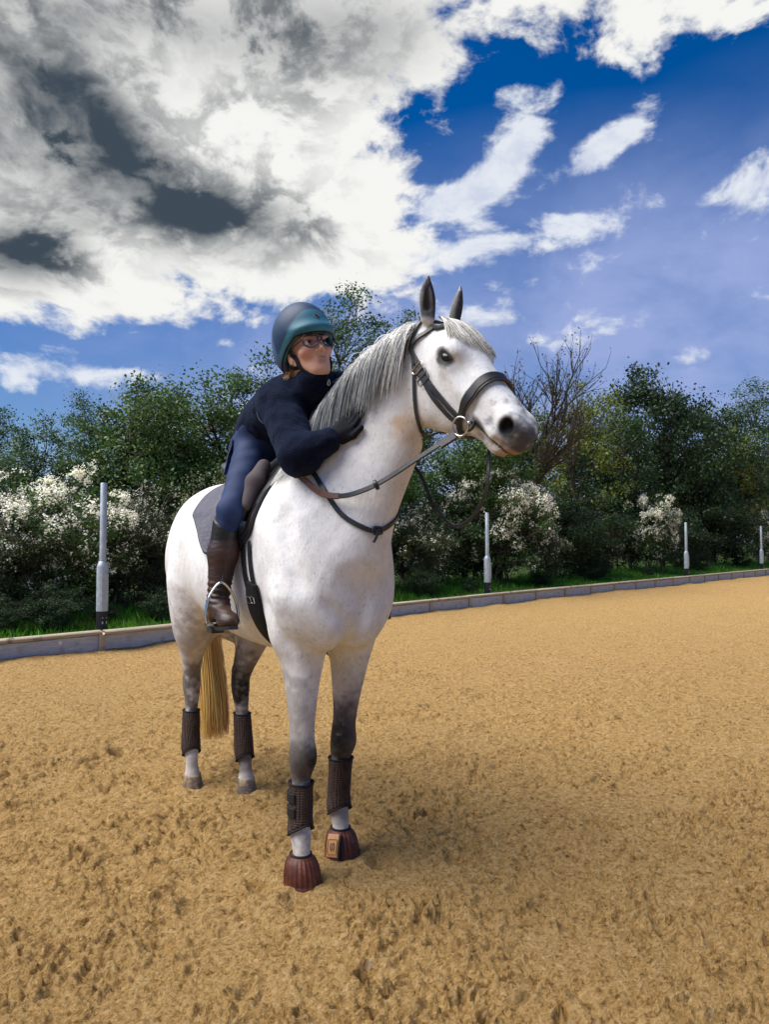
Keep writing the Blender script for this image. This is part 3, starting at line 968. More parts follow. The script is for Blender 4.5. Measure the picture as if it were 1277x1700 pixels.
def at_px(px, depth): return (px - 638.5) / 1250 * depth
def edge_depth(px): return 13.05 / (1 - 1.18 * (px - 638.5) / 1250)
_rt = random.Random(12)
def plant(kind, px, back, top, label, wide=1.0, cat='tree', group=None):
    """a tree `back` metres behind the edging in the direction of bearing px, reaching up to bearing row top"""
    K = KINDS[kind]; d = edge_depth(px) + back; x = at_px(px, d)
    H = 1.35 + (899 - top) / 1250 * d - .2
    tm, cm, bm = K['m']
    if 'h' not in K: K['h'] = max((max(v.co.z for v in q.vertices) if q else 0) for q in (tm, cm))
    s = H / K['h']
    o = empty(K['name'], (x, d, .18), _rt.uniform(0, 6.28)); o.scale = (s * wide, s * wide, s)
    tag(o, label, cat, group)
    for nm, me, mt in (('trunk', tm, M_BARK), ('crown', cm, M_LEAF), ('blossom', bm, M_PETAL)):
        if me is None: continue
        if len(me.materials) == 0: me.materials.append(mt)
        c = bpy.data.objects.new(nm, me); link(c, o)
    return o

G1 = 'trees behind the arena hedge'; G2 = 'hawthorn bushes in the hedge'; G3 = 'dark bushes filling the hedge'
T = plant
# ---- left of the horse
T('round2', -150, 5.5, 690, 'bluish green tree standing beyond the picture\'s left edge', 1.1, group=G1)
T('birch', -10, 6.0, 668, 'thin airy tree with spiky top at the left end of the skyline', 1.2, group=G1)
T('round2', 62, 5.0, 672, 'small loose-topped tree above the densest white blossom', .9, group=G1)
T('birch', 140, 6.5, 640, 'feathery tree just right of the little white clouds', 1.0, group=G1)
T('round', 232, 5.0, 618, 'bushy green tree above the left galvanised post', .95, group=G1)
T('round', 335, 5.6, 590, 'broad round-topped green tree between the left post and the rider', 1.05, group=G1)
T('round2', 445, 6.0, 566, 'green tree directly behind the rider\'s back', 1.0, group=G1)
T('birch', 572, 7.5, 452, 'tall slender birch rising between the helmet and the horse\'s ears', .95, group=G1)
T('birch', 668, 8.5, 500, 'slim birch half hidden behind the horse\'s mane and ears', .8, group=G1)
T('round', 560, 5.0, 640, 'green tree low behind the rider\'s chest', 1.0, group=G1)
# ---- right of the horse
T('bare', 828, 6.0, 538, 'nearly bare tree with budding twigs above the horse\'s nose', .95, group=G1)
T('round', 770, 5.0, 660, 'green tree behind the horse\'s lower jaw', 1.0, group=G1)
T('airy', 960, 7.5, 622, 'light green airy tree between the bare tree and the big dark tree', .9, group=G1)
T('airy', 880, 6.0, 690, 'thin pale green tree right under the bare twigs', .8, group=G1)
T('dark', 1095, 9.0, 594, 'tallest dark sycamore, right of the horse', .80, group=G1)
T('dark', 1010, 7.5, 660, 'dark sycamore crowding the foot of the tallest one on its nearer side', .8, group=G1)
T('dark', 1180, 9.5, 640, 'dark sycamore on the far shoulder of the tallest one', .8, group=G1)
T('birch', 1255, 12.0, 618, 'loose-topped tree at the right end of the skyline', 1.2, group=G1)
T('airy', 1222, 6.0, 700, 'yellow-green young tree in front of the dark trees at far right', .8, group=G1)
T('dark', 1330, 9.0, 660, 'dark tree cut by the picture\'s right edge', .9, group=G1)
T('dark', 1450, 9.0, 650, 'dark tree standing beyond the picture\'s right edge', .9, group=G1)
# ---- hawthorns
T('haw', -95, 2.6, 775, 'hawthorn with scattered blossom at the extreme left', 1.0, 'bush', G2)
T('haw2', 95, 2.5, 762, 'hawthorn with dense white blossom left of the galvanised post', 1.05, 'bush', G2)
T('haw', 10, 2.2, 800, 'lower hawthorn in front of the dense blossom at left', .9, 'bush', G2)
T('haw', 225, 2.7, 786, 'hawthorn with thin blossom directly behind the left galvanised post', 1.0, 'bush', G2)
T('cream', 335, 3.0, 762, 'pale cream-green bush showing just above the horse\'s rump', .8, 'bush', G2)
T('haw', 420, 2.6, 800, 'hawthorn hidden behind the rider and saddle', 1.0, 'bush', G2)
T('haw', 560, 2.6, 800, 'hawthorn behind the horse\'s shoulder', 1.0, 'bush', G2)
T('haw', 690, 2.7, 826, 'hawthorn with thin blossom just right of the horse\'s chest', 1.0, 'bush', G2)
T('haw2', 842, 3.0, 766, 'hawthorn with dense white blossom behind the post under the rein loop', .85, 'bush', G2)
T('haw', 905, 3.0, 850, 'small low hawthorn right of the rein loop blossom', .7, 'bush', G2)
T('haw', 1000, 3.2, 838, 'hawthorn on the near side of the bright rounded blossom', .75, 'bush', G2)
T('haw2', 1078, 3.4, 812, 'rounded hawthorn bright with blossom left of the third post', .80, 'bush', G2)
T('haw2', 1258, 3.0, 838, 'small blossoming hawthorn beside the smallest post', .45, 'bush', G2)
# ---- dark fillers, two rows
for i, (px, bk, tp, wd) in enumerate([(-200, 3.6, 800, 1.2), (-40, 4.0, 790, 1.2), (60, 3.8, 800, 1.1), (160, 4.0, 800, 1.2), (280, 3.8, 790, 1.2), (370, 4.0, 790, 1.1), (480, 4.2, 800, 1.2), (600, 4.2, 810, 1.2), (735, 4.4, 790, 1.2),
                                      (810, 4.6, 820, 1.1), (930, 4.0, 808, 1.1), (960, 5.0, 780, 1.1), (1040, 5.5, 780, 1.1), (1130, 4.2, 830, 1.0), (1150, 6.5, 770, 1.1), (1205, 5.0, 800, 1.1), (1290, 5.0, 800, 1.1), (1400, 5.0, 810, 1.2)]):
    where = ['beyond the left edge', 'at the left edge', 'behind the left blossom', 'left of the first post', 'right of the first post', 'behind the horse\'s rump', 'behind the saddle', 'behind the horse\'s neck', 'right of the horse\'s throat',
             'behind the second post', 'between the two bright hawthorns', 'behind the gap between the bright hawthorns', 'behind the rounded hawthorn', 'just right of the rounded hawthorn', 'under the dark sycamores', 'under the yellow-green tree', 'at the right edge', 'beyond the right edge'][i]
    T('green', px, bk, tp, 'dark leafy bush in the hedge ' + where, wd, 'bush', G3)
for i, (px, bk) in enumerate([(15, 1.25), (95, 1.1), (175, 1.5), (265, 1.2), (700, 1.6), (780, 1.8), (900, 1.9), (985, 2.2), (1075, 2.3), (1160, 2.4), (1230, 2.6)]):
    where = ['at the left end of the verge', 'under the dense left blossom', 'just left of the first post', 'just right of the first post', 'right of the horse\'s chest', 'left of the second post', 'right of the second post', 'midway between second and third posts', 'left of the third post', 'right of the third post', 'left of the smallest post'][i]
    d = edge_depth(px) + bk
    T('green', px, bk, 899 - (.55 + .2 * math.sin(i * 2.1) + .2 - 1.35) * 1250 / d, 'low dark weedy shrub on the verge ' + where, 1.3, 'shrub', 'low shrubs on the verge')

for px, kd, lab in ((-330, 'round', 'broad green tree further along the hedge, beyond the picture\'s left edge'), (-620, 'round2', 'bluish green tree well beyond the picture\'s left edge'), (-1000, 'round', 'last green tree of the hedge, far beyond the left edge'), (1500, 'dark', 'dark sycamore of the hedge, past the picture\'s right edge'), (1545, 'dark', 'last dark sycamore, far past the picture\'s right edge')):
    T(kd, px, 5.0, 640 if px < 0 else 720, lab, 1.1, group=G1)
for px, lab in ((-330, 'hawthorn of the hedge beyond the picture\'s left edge'), (-560, 'hawthorn further along, well beyond the left edge'), (-900, 'last hawthorn of the hedge, far beyond the left edge')):
    T('haw', px, 2.2, 790, lab, 1.2, 'bush', G2)
# ---- grass of the verge
def make_grass():
    r = np.random.default_rng(9); n = 60000
    d = r.random(n) ** 1.35 * (EL_D[-1] - 4) * .80 + 2.0
    p = np.c_[np.interp(d, EL_D, EDGE[:, 0]), np.interp(d, EL_D, EDGE[:, 1])]
    q = np.c_[np.interp(d + .05, EL_D, EDGE[:, 0]), np.interp(d + .05, EL_D, EDGE[:, 1])]
    t = unit(q - p); nrm = np.c_[-t[:, 1], t[:, 0]]
    rr = .08 + 2.6 * r.random(n) ** 1.4
    b = p + nrm * rr[:, None]
    z = .155 + .10 * np.minimum(rr, 3) / 3
    h = (.035 + .09 * r.random(n) ** 2 + .16 * np.clip(rr - .5, 0, 1.5) / 1.5 * r.random(n)) * (1 + .4 * vnoise(b, 1.2, 4))
    a = r.random(n) * 6.28; w = r.uniform(.004, .009, n) * (1 + d * .02)
    lean = np.c_[np.cos(a + 1.3), np.sin(a + 1.3)] * (h * r.uniform(.1, .7, n))[:, None]
    side = np.c_[np.cos(a), np.sin(a)] * w[:, None]
    base = np.c_[b, z]
    V = np.stack([base - np.c_[side, np.zeros(n)], base + np.c_[side, np.zeros(n)], base + np.c_[lean * .4 + side * .6, h * .6], base + np.c_[lean, h]], 1).reshape(-1, 3)
    F = np.arange(n * 4).reshape(n, 4)
    c = np.array([[.075, .25, .018]]) * (1 - .5 * r.random((n, 1))) + np.array([[.07, .09, .006]]) * r.random((n, 1)) ** 2
    return np_mesh('grass', V, F, False, np.repeat(c, 4, 0).astype(np.float32))
gr = mobj('grass', make_grass(), M_LEAF); tag(gr, 'green grass growing on the verge behind the edging', 'grass', kind='stuff')
# ================================================================== the horse (its own frame: x forward, y to its left, z up)
def tube_leg(F, J, k=.03):
    F.tube(J, (0, 1, 0), k=k, n=44)

def head_frame():
    P0 = np.array([1.05, .262, 2.155])
    a = unit([.673, .110, -.731])
    hd = unit([.987, .161, 0]); lat = np.array([-hd[1], hd[0], 0])
    lat = unit(lat - (lat @ a) * a)
    # slight roll of the head
    nv = np.cross(a, lat)
    if nv[2] < 0: nv = -nv
    return P0, a, lat, nv
H_P, H_A, H_T, H_N = head_frame()
def hp(s, t, n): return H_P + s * H_A + t * H_T + n * H_N
H_R = np.stack([H_A, H_T, H_N])          # rows: axes of the head

def ear_frame(s):
    b = hp(-.020, s * .074 - .006, .040)
    up_ = unit(np.array([.06, .03, 1.0]) + s * .12 * H_T)
    face = H_N - (H_N @ up_) * up_ + s * .55 * H_T
    face = unit(face - (face @ up_) * up_)
    return b, up_, face, unit(np.cross(up_, face))

def horse_field():
    F = Field()
    # ---- trunk: f, top, bottom, half width, exponent
    tr = [(-1.03, 1.36, 1.10, .10, 2.0), (-.97, 1.47, 1.03, .18, 2.1), (-.84, 1.57, .97, .205, 2.2), (-.66, 1.635, .95, .235, 2.2), (-.45, 1.655, .955, .258, 2.2),
          (-.25, 1.625, .935, .288, 2.15), (0.0, 1.585, .895, .318, 2.15), (.2, 1.585, .875, .300, 2.1), (.36, 1.625, .875, .262, 2.0),
          (.5, 1.645, .90, .238, 2.0), (.62, 1.58, .93, .228, 2.1), (.73, 1.46, .97, .205, 2.2), (.83, 1.33, 1.05, .13, 2.2)]
    S = [(f, 0, b + (t - b) * .47, w, (t - b) * .53, (t - b) * .47, e) for f, t, b, w, e in tr]
    F.tube(S, (0, 1, 0), k=.05, n=50)
    # withers ridge
    F.cap((.22, 0, 1.55), (.5, 0, 1.60), .06, .07, k=.10)
    for s in (-1, 1):
        # shoulder blade, point of shoulder, upper arm, breast
        F.ell((.57, s * .140, 1.30), (.18, .100, .29), None, k=.07)
        F.ell((.70, s * .130, 1.14), (.13, .100, .16), None, k=.08)
        F.ell((.77, s * .07, 1.05), (.095, .08, .12), None, k=.09)
        F.cap((.69, s * .135, 1.12), (.60, s * .135, .98), .10, .085, k=.08)
        # haunch
        F.ell((-.62, s * .105, 1.27), (.29, .118, .29), None, k=.07)
        F.ell((-.80, s * .07, 1.20), (.19, .115, .27), None, k=.07)
        F.cap((-.56, s * .12, 1.16), (-.63, s * .12, .88), .130, .09, k=.12)
    F.ell((.71, .02, 1.28), (.14, .20, .20), None, k=.10)
    # crease between the breast muscles
    
    # ---- neck
    nk = [(.54, .00, 1.36, .205, .27, .29), (.63, .018, 1.50, .175, .26, .27), (.715, .055, 1.65, .138, .23, .235), (.80, .11, 1.80, .112, .195, .19),
          (.88, .165, 1.92, .097, .17, .16), (.955, .213, 2.03, .080, .135, .13), (1.01, .243, 2.10, .072, .09, .10)]
    F.tube(nk, [(0, 1, 0), (-.15, 1, 0), (-.35, .93, 0), (-.30, .95, 0)], k=.10, n=50, e=2.1)
    # crest and windpipe
    F.tube([(.30, 0, 1.57, .05, .06), (.44, 0, 1.635, .05, .055), (.56, .012, 1.77, .045, .05), (.66, .05, 1.91, .042, .045), (.77, .10, 2.03, .04, .04), (.89, .17, 2.12, .04, .035), (1.0, .235, 2.165, .045, .03)],
           [(0, 1, 0), (-.35, .93, 0)], k=.10, n=40)
    F.cap((.82, .05, 1.32), (.95, .19, 1.76), .07, .05, k=.12)
    # ---- legs: x, y, z, half width (sideways), half depth (fore/aft)
    def fore(dx, y, J): tube_leg(F, J)
    RF = [(.60, -.120, 1.08, .095, .125), (.61, -.100, .93, .090, .112), (.628, -.108, .78, .066, .080), (.648, -.117, .63, .050, .055), (.655, -.120, .555, .051, .053),
          (.658, -.120, .50, .053, .054), (.652, -.121, .445, .042, .044), (.652, -.123, .38, .032, .038), (.655, -.125, .29, .030, .036), (.662, -.127, .225, .039, .046),
          (.668, -.129, .185, .037, .043), (.678, -.130, .13, .034, .038), (.682, -.131, .085, .045, .050), (.683, -.131, .06, .046, .050)]
    LF = [(.55, .165, 1.08, .095, .125), (.55, .160, .93, .092, .112), (.545, .150, .78, .068, .080), (.54, .14, .63, .050, .055), (.537, .134, .555, .051, .054),
          (.534, .131, .50, .053, .054), (.522, .130, .445, .042, .044), (.515, .130, .38, .032, .038), (.506, .130, .29, .030, .036), (.508, .130, .225, .039, .046),
          (.512, .131, .185, .037, .043), (.524, .131, .13, .034, .038), (.530, .131, .085, .045, .050), (.531, .131, .06, .046, .050)]
    tube_leg(F, RF, .06); tube_leg(F, LF, .06)
    for J in (RF, LF):                       # knee cap, elbow
        x, y, z = J[5][:3]
        F.ell((x + .022, y, z + .012), (.035, .044, .050), None, k=.03)
        F.ell((x - .045, y, z - .02), (.02, .026, .035), None, k=.03)
        F.ell((J[9][0] - .03, y, J[9][2] - .01), (.03, .03, .035), None, k=.03)
        F.ell((J[1][0] - .09, J[1][1], J[1][2] + .08), (.06, .05, .08), None, k=.05)
    def hind(x0, y0, sx, s):
        return [(x0 + .18, s * .145, 1.14, .11, .17), (x0 + .14, s * .14, .98, .10, .15), (x0 + .08, y0 + s * .03, .84, .078, .115), (x0 + .025, y0 + s * .012, .71, .056, .078),
                (x0 - .005, y0, .625, .046, .066), (x0 - .01, y0, .56, .047, .066), (x0 - .002, y0, .50, .040, .055), (x0 + .004, y0 + s * .004, .43, .033, .044),
                (x0 + .012, y0 + s * .008, .32, .031, .040), (x0 + .022, y0 + s * .01, .225, .038, .046), (x0 + .036, y0 + s * .01, .185, .036, .042),
                (x0 + .045, y0 + s * .01, .135, .033, .037), (x0 + .05, y0 + s * .01, .085, .044, .048), (x0 + .05, y0 + s * .01, .06, .046, .050)]
    RH = hind(-.755, -.092, 1, -1); LH = hind(-.53, .105, 1, 1)
    tube_leg(F, RH, .08); tube_leg(F, LH, .08)
    for J in (RH, LH):
        x, y, z = J[4][:3]
        F.cap((x - .075, y, z + .025), (x - .055, y, z - .06), .022, .02, k=.035)
        F.cap((x - .07, y, z + .03), (x + .04, y, z + .16), .014, .018, k=.03)
        F.ell((J[9][0] - .03, y, J[9][2] - .012), (.03, .03, .035), None, k=.03)
    # ---- dock of the tail
    F.cap((-1.0, .01, 1.45), (-1.09, .03, 1.30), .045, .03, k=.05)
    # ---- head: s, top, bottom, half width, exponent
    hd = [(-.045, .030, -.09, .060, 2.0), (0, .055, -.20, .082, 2.2), (.06, .072, -.270, .096, 2.4), (.13, .080, -.312, .101, 2.5), (.20, .078, -.305, .102, 2.5), (.27, .070, -.258, .095, 2.4),
          (.34, .062, -.203, .085, 2.3), (.41, .055, -.158, .076, 2.3), (.48, .050, -.122, .070, 2.3), (.54, .043, -.100, .067, 2.4), (.588, .027, -.088, .057, 2.4), (.614, -.002, -.072, .038, 2.0)]
    St = []
    for s, t, b, w, e in hd:
        c = hp(s, 0, b + (t - b) * .62)
        St.append((*c, w, (t - b) * .38, (t - b) * .62, e))
    up = np.cross(H_A, H_T)
    if up @ H_N < 0: St = [(x, y, z, w, d, u, e) for x, y, z, w, u, d, e in St]
    F.tube(St, H_T, k=.03, n=50)
    for s in (-1, 1):
        F.ell(hp(.145, s * .064, -.175), (.140, .046, .130), H_R, k=.03)          # round cheek
        F.cap(hp(.22, s * .085, -.03), hp(.36, s * .070, -.055), .018, .010, k=.04)  # facial crest
        F.ell(hp(.165, s * .085, .030), (.060, .024, .032), H_R, k=.05)           # brow
        F.ell(hp(.188, s * .086, .000), (.060, .026, .042), H_R, k=.045)          # orbit
        F.ell(hp(.190, s * .126, -.002), (.036, .022, .022), H_R, k=.014, op='-') # eye opening
        F.ell(hp(.10, s * .112, .040), (.045, .016, .025), H_R, k=.04, op='-')    # temple hollow
        F.ell(hp(.30, s * .105, .010), (.07, .016, .03), H_R, k=.04, op='-')      # flat of the face
        # nostril
        F.ell(hp(.548, s * .048, -.004), (.052, .024, .040), H_R, k=.025)
        R2 = np.stack([unit(H_A * .8 + H_N * .6), H_T, unit(-H_A * .6 + H_N * .8)])
        F.ell(hp(.562, s * .074, -.010), (.026, .036, .029), R2, k=.010, op='-')
        F.cap(hp(.44, s * .062, -.066), hp(.53, s * .058, -.072), .012, .014, k=.03)  # upper lip
    # edge of the jaw standing off the neck
    for s in (-1, 1):
        J_ = [hp(-.035, s * .112, -.06), hp(-.030, s * .115, -.14), hp(.010, s * .118, -.22), hp(.075, s * .115, -.305)]
        for q0, q1 in zip(J_, J_[1:]): F.cap(q0, q1, .024, .026, k=.04, op='-')
    # groove between the jaw bones, lips and chin
    F.cap(hp(.04, 0, -.36), hp(.32, 0, -.28), .03, .03, k=.05, op='-')
    F.ell(hp(.580, 0, -.052), (.044, .046, .048), H_R, k=.03)
    F.cap(hp(.42, 0, -.118), hp(.555, 0, -.104), .036, .026, k=.025)
    F.ell(hp(.530, 0, -.117), (.038, .034, .022), H_R, k=.025)
    for s in (-1, 1):
        F.cap(hp(.462, s * .068, -.087), hp(.60, s * .046, -.093), .0035, .0025, k=.006, op='-')
    # ---- ears
    for s in (-1, 1):
        b, up_, face, lat = ear_frame(s)
        E = [(*(b - up_ * .02), .026, .026, .026), (*(b + up_ * .025), .030, .026, .026), (*(b + up_ * .06), .031, .023, .027),
             (*(b + up_ * .095 + face * .002), .025, .018, .022), (*(b + up_ * .13 + face * .006 - s * H_T * .004), .013, .010, .012), (*(b + up_ * .152 + face * .010 - s * H_T * .010), .005, .005, .005)]
        F.tube(E, lat, k=.03, n=30)
        F.cap(b + up_ * .030 + face * .030, b + up_ * .118 + face * .022, .021, .006, k=.006, op='-')
    def crease(pts, r0, depth=.004, k=.02):
        P = F.project(catmull(np.array(pts), 9), r0 - depth)
        for a_, b_ in zip(P, P[1:]): F.cap(a_, b_, r0, r0, k=k, op='-')
    crease([(.85, .035, 1.13), (.88, .02, 1.05), (.87, .0, .97), (.80, -.005, .90)], .016, .004, .03)
    crease([(.80, -.085, 1.12), (.82, -.06, 1.03), (.76, -.035, .94)], .020, .004, .03)
    crease([(.62, -.235, 1.10), (.66, -.215, 1.02), (.68, -.175, .95)], .022, .004, .03)
    crease([(.66, -.17, 1.45), (.73, -.19, 1.30), (.78, -.18, 1.18)], .030, .004, .04)
    return F, dict(RF=RF, LF=LF, RH=RH, LH=LH)

HFIELD, LEGS = horse_field()
def horse_colour(V, N):
    """coat colours: white grey, slate muzzle and lids, dark knees and hocks, yellowed shins"""
    n = len(V)
    white = np.array([.76, .77, .78]); 
    c = np.repeat(white[None], n, 0)
    q = (V - H_P) @ H_R.T                      # head coordinates
    def blend(c, col, w):
        w = np.clip(w, 0, 1)[:, None]
        return c * (1 - w) + np.array(col) * w
    def ss(x, a, b):
        t = np.clip((x - a) / (b - a), 0, 1); return t * t * (3 - 2 * t)
    n1 = fbm(V, 9, 4, 3); n2 = fbm(V, 30, 3, 5); n3 = fbm(V, 3.2, 3, 8)
    fine = fbm(V * np.array([1, 1, .35]), 60, 3, 9)
    # faint grey mottling over the whole coat, creamier low on the flank and under the neck
    c = blend(c, (.50, .50, .52), .30 * ss(n1 + .4 * n2, .25, 1.1))
    c = blend(c, (.66, .62, .55), .22 * ss(n3 + .3 * n1, .05, .9))
    # legs
    low = ss(-V[:, 2], -1.02, -.45)
    c = blend(c, (.60, .50, .40), .35 * low)
    c = blend(c, (.36, .31, .28), .60 * low * ss(n1 + .5 * n2 + .2, -.2, .8))
    def spot(c, p, r, col, a, nz=.35):
        d = np.sqrt((((V - np.array(p)) / np.array(r)) ** 2).sum(1)) + nz * (n1 * .5 + n2 * .5)
        return blend(c, col, a * (1 - ss(d, .45, 1.25)))
    dk = (.014, .011, .009)
    R, L, RH, LH = LEGS['RF'], LEGS['LF'], LEGS['RH'], LEGS['LH']
    c = spot(c, (R[5][0] + .01, R[5][1] - .01, .495), (.13, .10, .095), dk, 1.0)
    c = spot(c, (R[5][0], R[5][1] - .05, .62), (.12, .08, .24), (.16, .14, .13), .6, .7)
    c = spot(c, (L[5][0], L[5][1] - .01, .54), (.14, .11, .17), dk, 1.0)
    c = spot(c, (L[4][0], L[4][1] + .03, .66), (.12, .08, .28), (.14, .12, .11), .7, .6)
    c = spot(c, (RH[4][0] - .02, RH[4][1], .57), (.14, .11, .19), (.06, .05, .045), .9, .7)
    c = spot(c, (RH[2][0], RH[2][1], .88), (.22, .18, .24), (.30, .26, .24), .6, .8)
    c = spot(c, (LH[4][0] - .02, LH[4][1], .62), (.17, .12, .28), dk, 1.0, .5)
    c = spot(c, (LH[1][0], LH[1][1], .90), (.24, .18, .26), (.22, .19, .18), .7, .7)
    c = spot(c, (LH[9][0], LH[9][1], .18), (.08, .08, .10), dk, .8, .5)
    c = spot(c, (L[10][0], L[10][1], .20), (.06, .06, .06), (.22, .2, .19), .7, .6)
    c = spot(c, (.71, -.22, 1.10), (.06, .05, .05), (.30, .28, .30), .5, .6)
    # chestnut above the left knee
    c = spot(c, (L[3][0] - .02, L[3][1] - .055, .66), (.03, .02, .035), (.04, .035, .03), .9, .1)
    hd = (1 - ss(np.linalg.norm(V - hp(.36, 0, -.06), axis=1), .34, .44)) * ss(V[:, 0] + .05 * n1, .97, 1.05) * np.maximum(ss(V[:, 2], 1.70, 1.74), ss(q[:, 0], .34, .40))
    # muzzle
    mz = hd * ss(q[:, 0] + .10 * n2, .47, .60)
    c = blend(c, (.20, .205, .225), .80 * mz)
    c = blend(c, (.06, .06, .07), .9 * hd * ss(q[:, 0] + .03 * n2, .56, .62) * ss(-np.abs(q[:, 2] + .02), -.075, -.03))
    for s in (-1, 1):
        e = np.sqrt((((q - np.array([.562, s * .058, -.010])) / np.array([.041, .058, .043])) ** 2).sum(1))
        c = blend(c, (.008, .008, .009), 1 - ss(e, .66, 1.12))
        e = np.sqrt((((q - np.array([.190, s * .108, -.002])) / np.array([.052, .04, .037])) ** 2).sum(1)) + .15 * n2
        c = blend(c, (.022, .021, .023), .96 * (1 - ss(e, .62, 1.08)))
        e = np.sqrt((((q - np.array([.46, s * .07, -.085])) / np.array([.05, .03, .026])) ** 2).sum(1)) + .2 * n2
        c = blend(c, (.035, .033, .035), .9 * (1 - ss(e, .5, 1.1)))
        b, up_, face, lat = ear_frame(s)
        d = V - b; h = d @ up_
        near = (np.linalg.norm(d, axis=1) < .2) & (h > -.03)
        inner = ss(N @ face, -.15, .35) * ss(h, -.03, .0) * near
        c = blend(c, (.035, .035, .042), .93 * inner)
        c = blend(c, (.20, .19, .185), .75 * ss(h, -.02, .09) * near * (1 - inner))
    # flesh tint on the lips, chin and mouth edge
    lip = hd * ss(q[:, 0], .50, .56) * ss(-q[:, 2], .055, .075) * ss(n2 + .4, -.3, .5)
    c = blend(c, (.42, .27, .17), .75 * lip)
    c = blend(c, (.03, .028, .03), hd * ss(-np.abs(q[:, 2] + .0905), -.008, -.003) * ss(q[:, 0], .455, .475))
    # rust tint round the jaw and windpipe
    jaw = hd * ss(-q[:, 2], .19, .30) * ss(q[:, 0], .02, .08) * (1 - ss(q[:, 0], .36, .42))
    c = blend(c, (.62, .42, .25), .75 * jaw)
    thr = np.sqrt((((V - np.array([.92, .20, 1.66])) / np.array([.10, .14, .22])) ** 2).sum(1)) + .3 * n1
    c = blend(c, (.55, .42, .30), .40 * (1 - ss(thr, .1, 1.5)))
    # flea-bitten specks
    sp = vnoise(V, 95, 21) * .6 + vnoise(V, 55, 22) * .6
    c = blend(c, (.28, .27, .28), .55 * ss(sp, .62, .85) * (1 - .6 * mz) * ss(n1 + .5, 0, .9))
    c *= (1 + .05 * fine[:, None])
    return np.clip(c, 0, 1).astype(np.float32)

def m_coat():
    def f(n):
        o = n.obj()
        col = n.attr('Col')
        st = n.noise(n.mapping(o, (1, 1, .28)), 160, 3, .7)
        pat = n.noise(o, 26, 5, .65)
        c = n.mix(n.mapr(pat, .50, .72, 0, .30), col, (.60, .60, .62), 'MULTIPLY')
        c = n.mix(n.mapr(st, .3, .7, 0.0, .30), c, (.66, .60, .54), 'MULTIPLY')
        sp = n.vor(n.mapping(o, (1, 1, .6)), 46, out='Distance')
        c = n.mix(n.mapr(sp, .10, .20, .35, 0), c, (.45, .45, .48), 'MULTIPLY')
        n.base(c)
        hh = n.math('ADD', n.math('MULTIPLY', st, .5), n.noise(o, 14, 3, .5))
        n.bump(hh, .35, .012)
    m = mat('horse coat', (.8, .78, .74), .62, .15, nodes=f)
    b = m.node_tree.nodes['Principled BSDF']
    b.inputs['Sheen Weight'].default_value = .03
    b.inputs['Sheen Roughness'].default_value = .5
    b.inputs['Subsurface Weight'].default_value = .0
    return m

V, Fc = sdf_mesh('horse', HFIELD, (-1.18, -.42, .04), (1.62, .62, 2.42), .008)
_hm = ((V - hp(.3, 0, -.05)) ** 2).sum(1) ** .5
V = relax(V, Fc, 14, .5, np.clip((_hm - .42) / .15, .04, 1))
horse = mobj('horse', np_mesh('horse', V, Fc, col=horse_colour(V, HFIELD.grad(V))), m_coat(), loc=HO, rotz=HROT)
tag(horse, 'grey-white horse standing on the sand with its head turned, carrying the rider', 'horse')

# ---- hooves
def hoof(J, f0, rot=0.0):
    x, y, _ = J[-1][:3]
    n = 28; V = []; Fq = []
    prof = [(.093, .047, .0), (.082, .049, .001), (.05, .054, .006), (.012, .060, .012), (.0, .060, .013), (-.03, .056, .012)]
    for z, r, fx in prof:
        for i in range(n):
            a = 2 * math.pi * i / n
            V.append((x + fx + r * math.cos(a) * (1.06 if math.cos(a) > 0 else .82), y + r * math.sin(a) * .95, z))
    for j in range(len(prof) - 1):
        for i in range(n):
            Fq.append([j * n + i, j * n + (i + 1) % n, (j + 1) * n + (i + 1) % n, (j + 1) * n + i][::-1])
    Fq.append(list(range(n))); Fq.append([(len(prof) - 1) * n + i for i in range(n)][::-1])
    return np_mesh('hoof', V, Fq, True)
def _hoof(n):
    o = n.obj()
    g = n.noise(n.mapping(o, (1, 1, 6)), 30, 4, .6)
    sandy = n.mapr(n.noise(o, 22, 4, .6), .42, .62, 0, 1)
    n.base(n.mix(sandy, n.ramp(g, (.3, (.05, .042, .038)), (.7, (.15, .12, .10))), (.34, .24, .13)))
    n.bump(g, .3, .004)
M_HOOF = mat('hoof horn', (.1, .08, .07), .6, nodes=_hoof)
for k in ('RF', 'LF', 'RH', 'LH'):
    mobj('hoof', hoof(LEGS[k], 0), M_HOOF, horse)

# ---- eyes
M_EYE = mat('horse eye', (.008, .006, .006), .16, .4)
for s in (-1, 1):
    mb = MB()
    prof = [(max(math.sin(math.pi * i / 14), .01), -math.cos(math.pi * i / 14)) for i in range(15)]
    Mx = Matrix([[unit(H_A * .96 + H_N * .28)[i] * .034, unit(H_N * .96 - H_A * .28)[i] * .0235, H_T[i] * .027] for i in range(3)])
    mb.lathe(prof, 24, c=hp(.190, s * .086, -.002), M=Mx)
    mb.build('eye', M_EYE, horse, smooth=True)

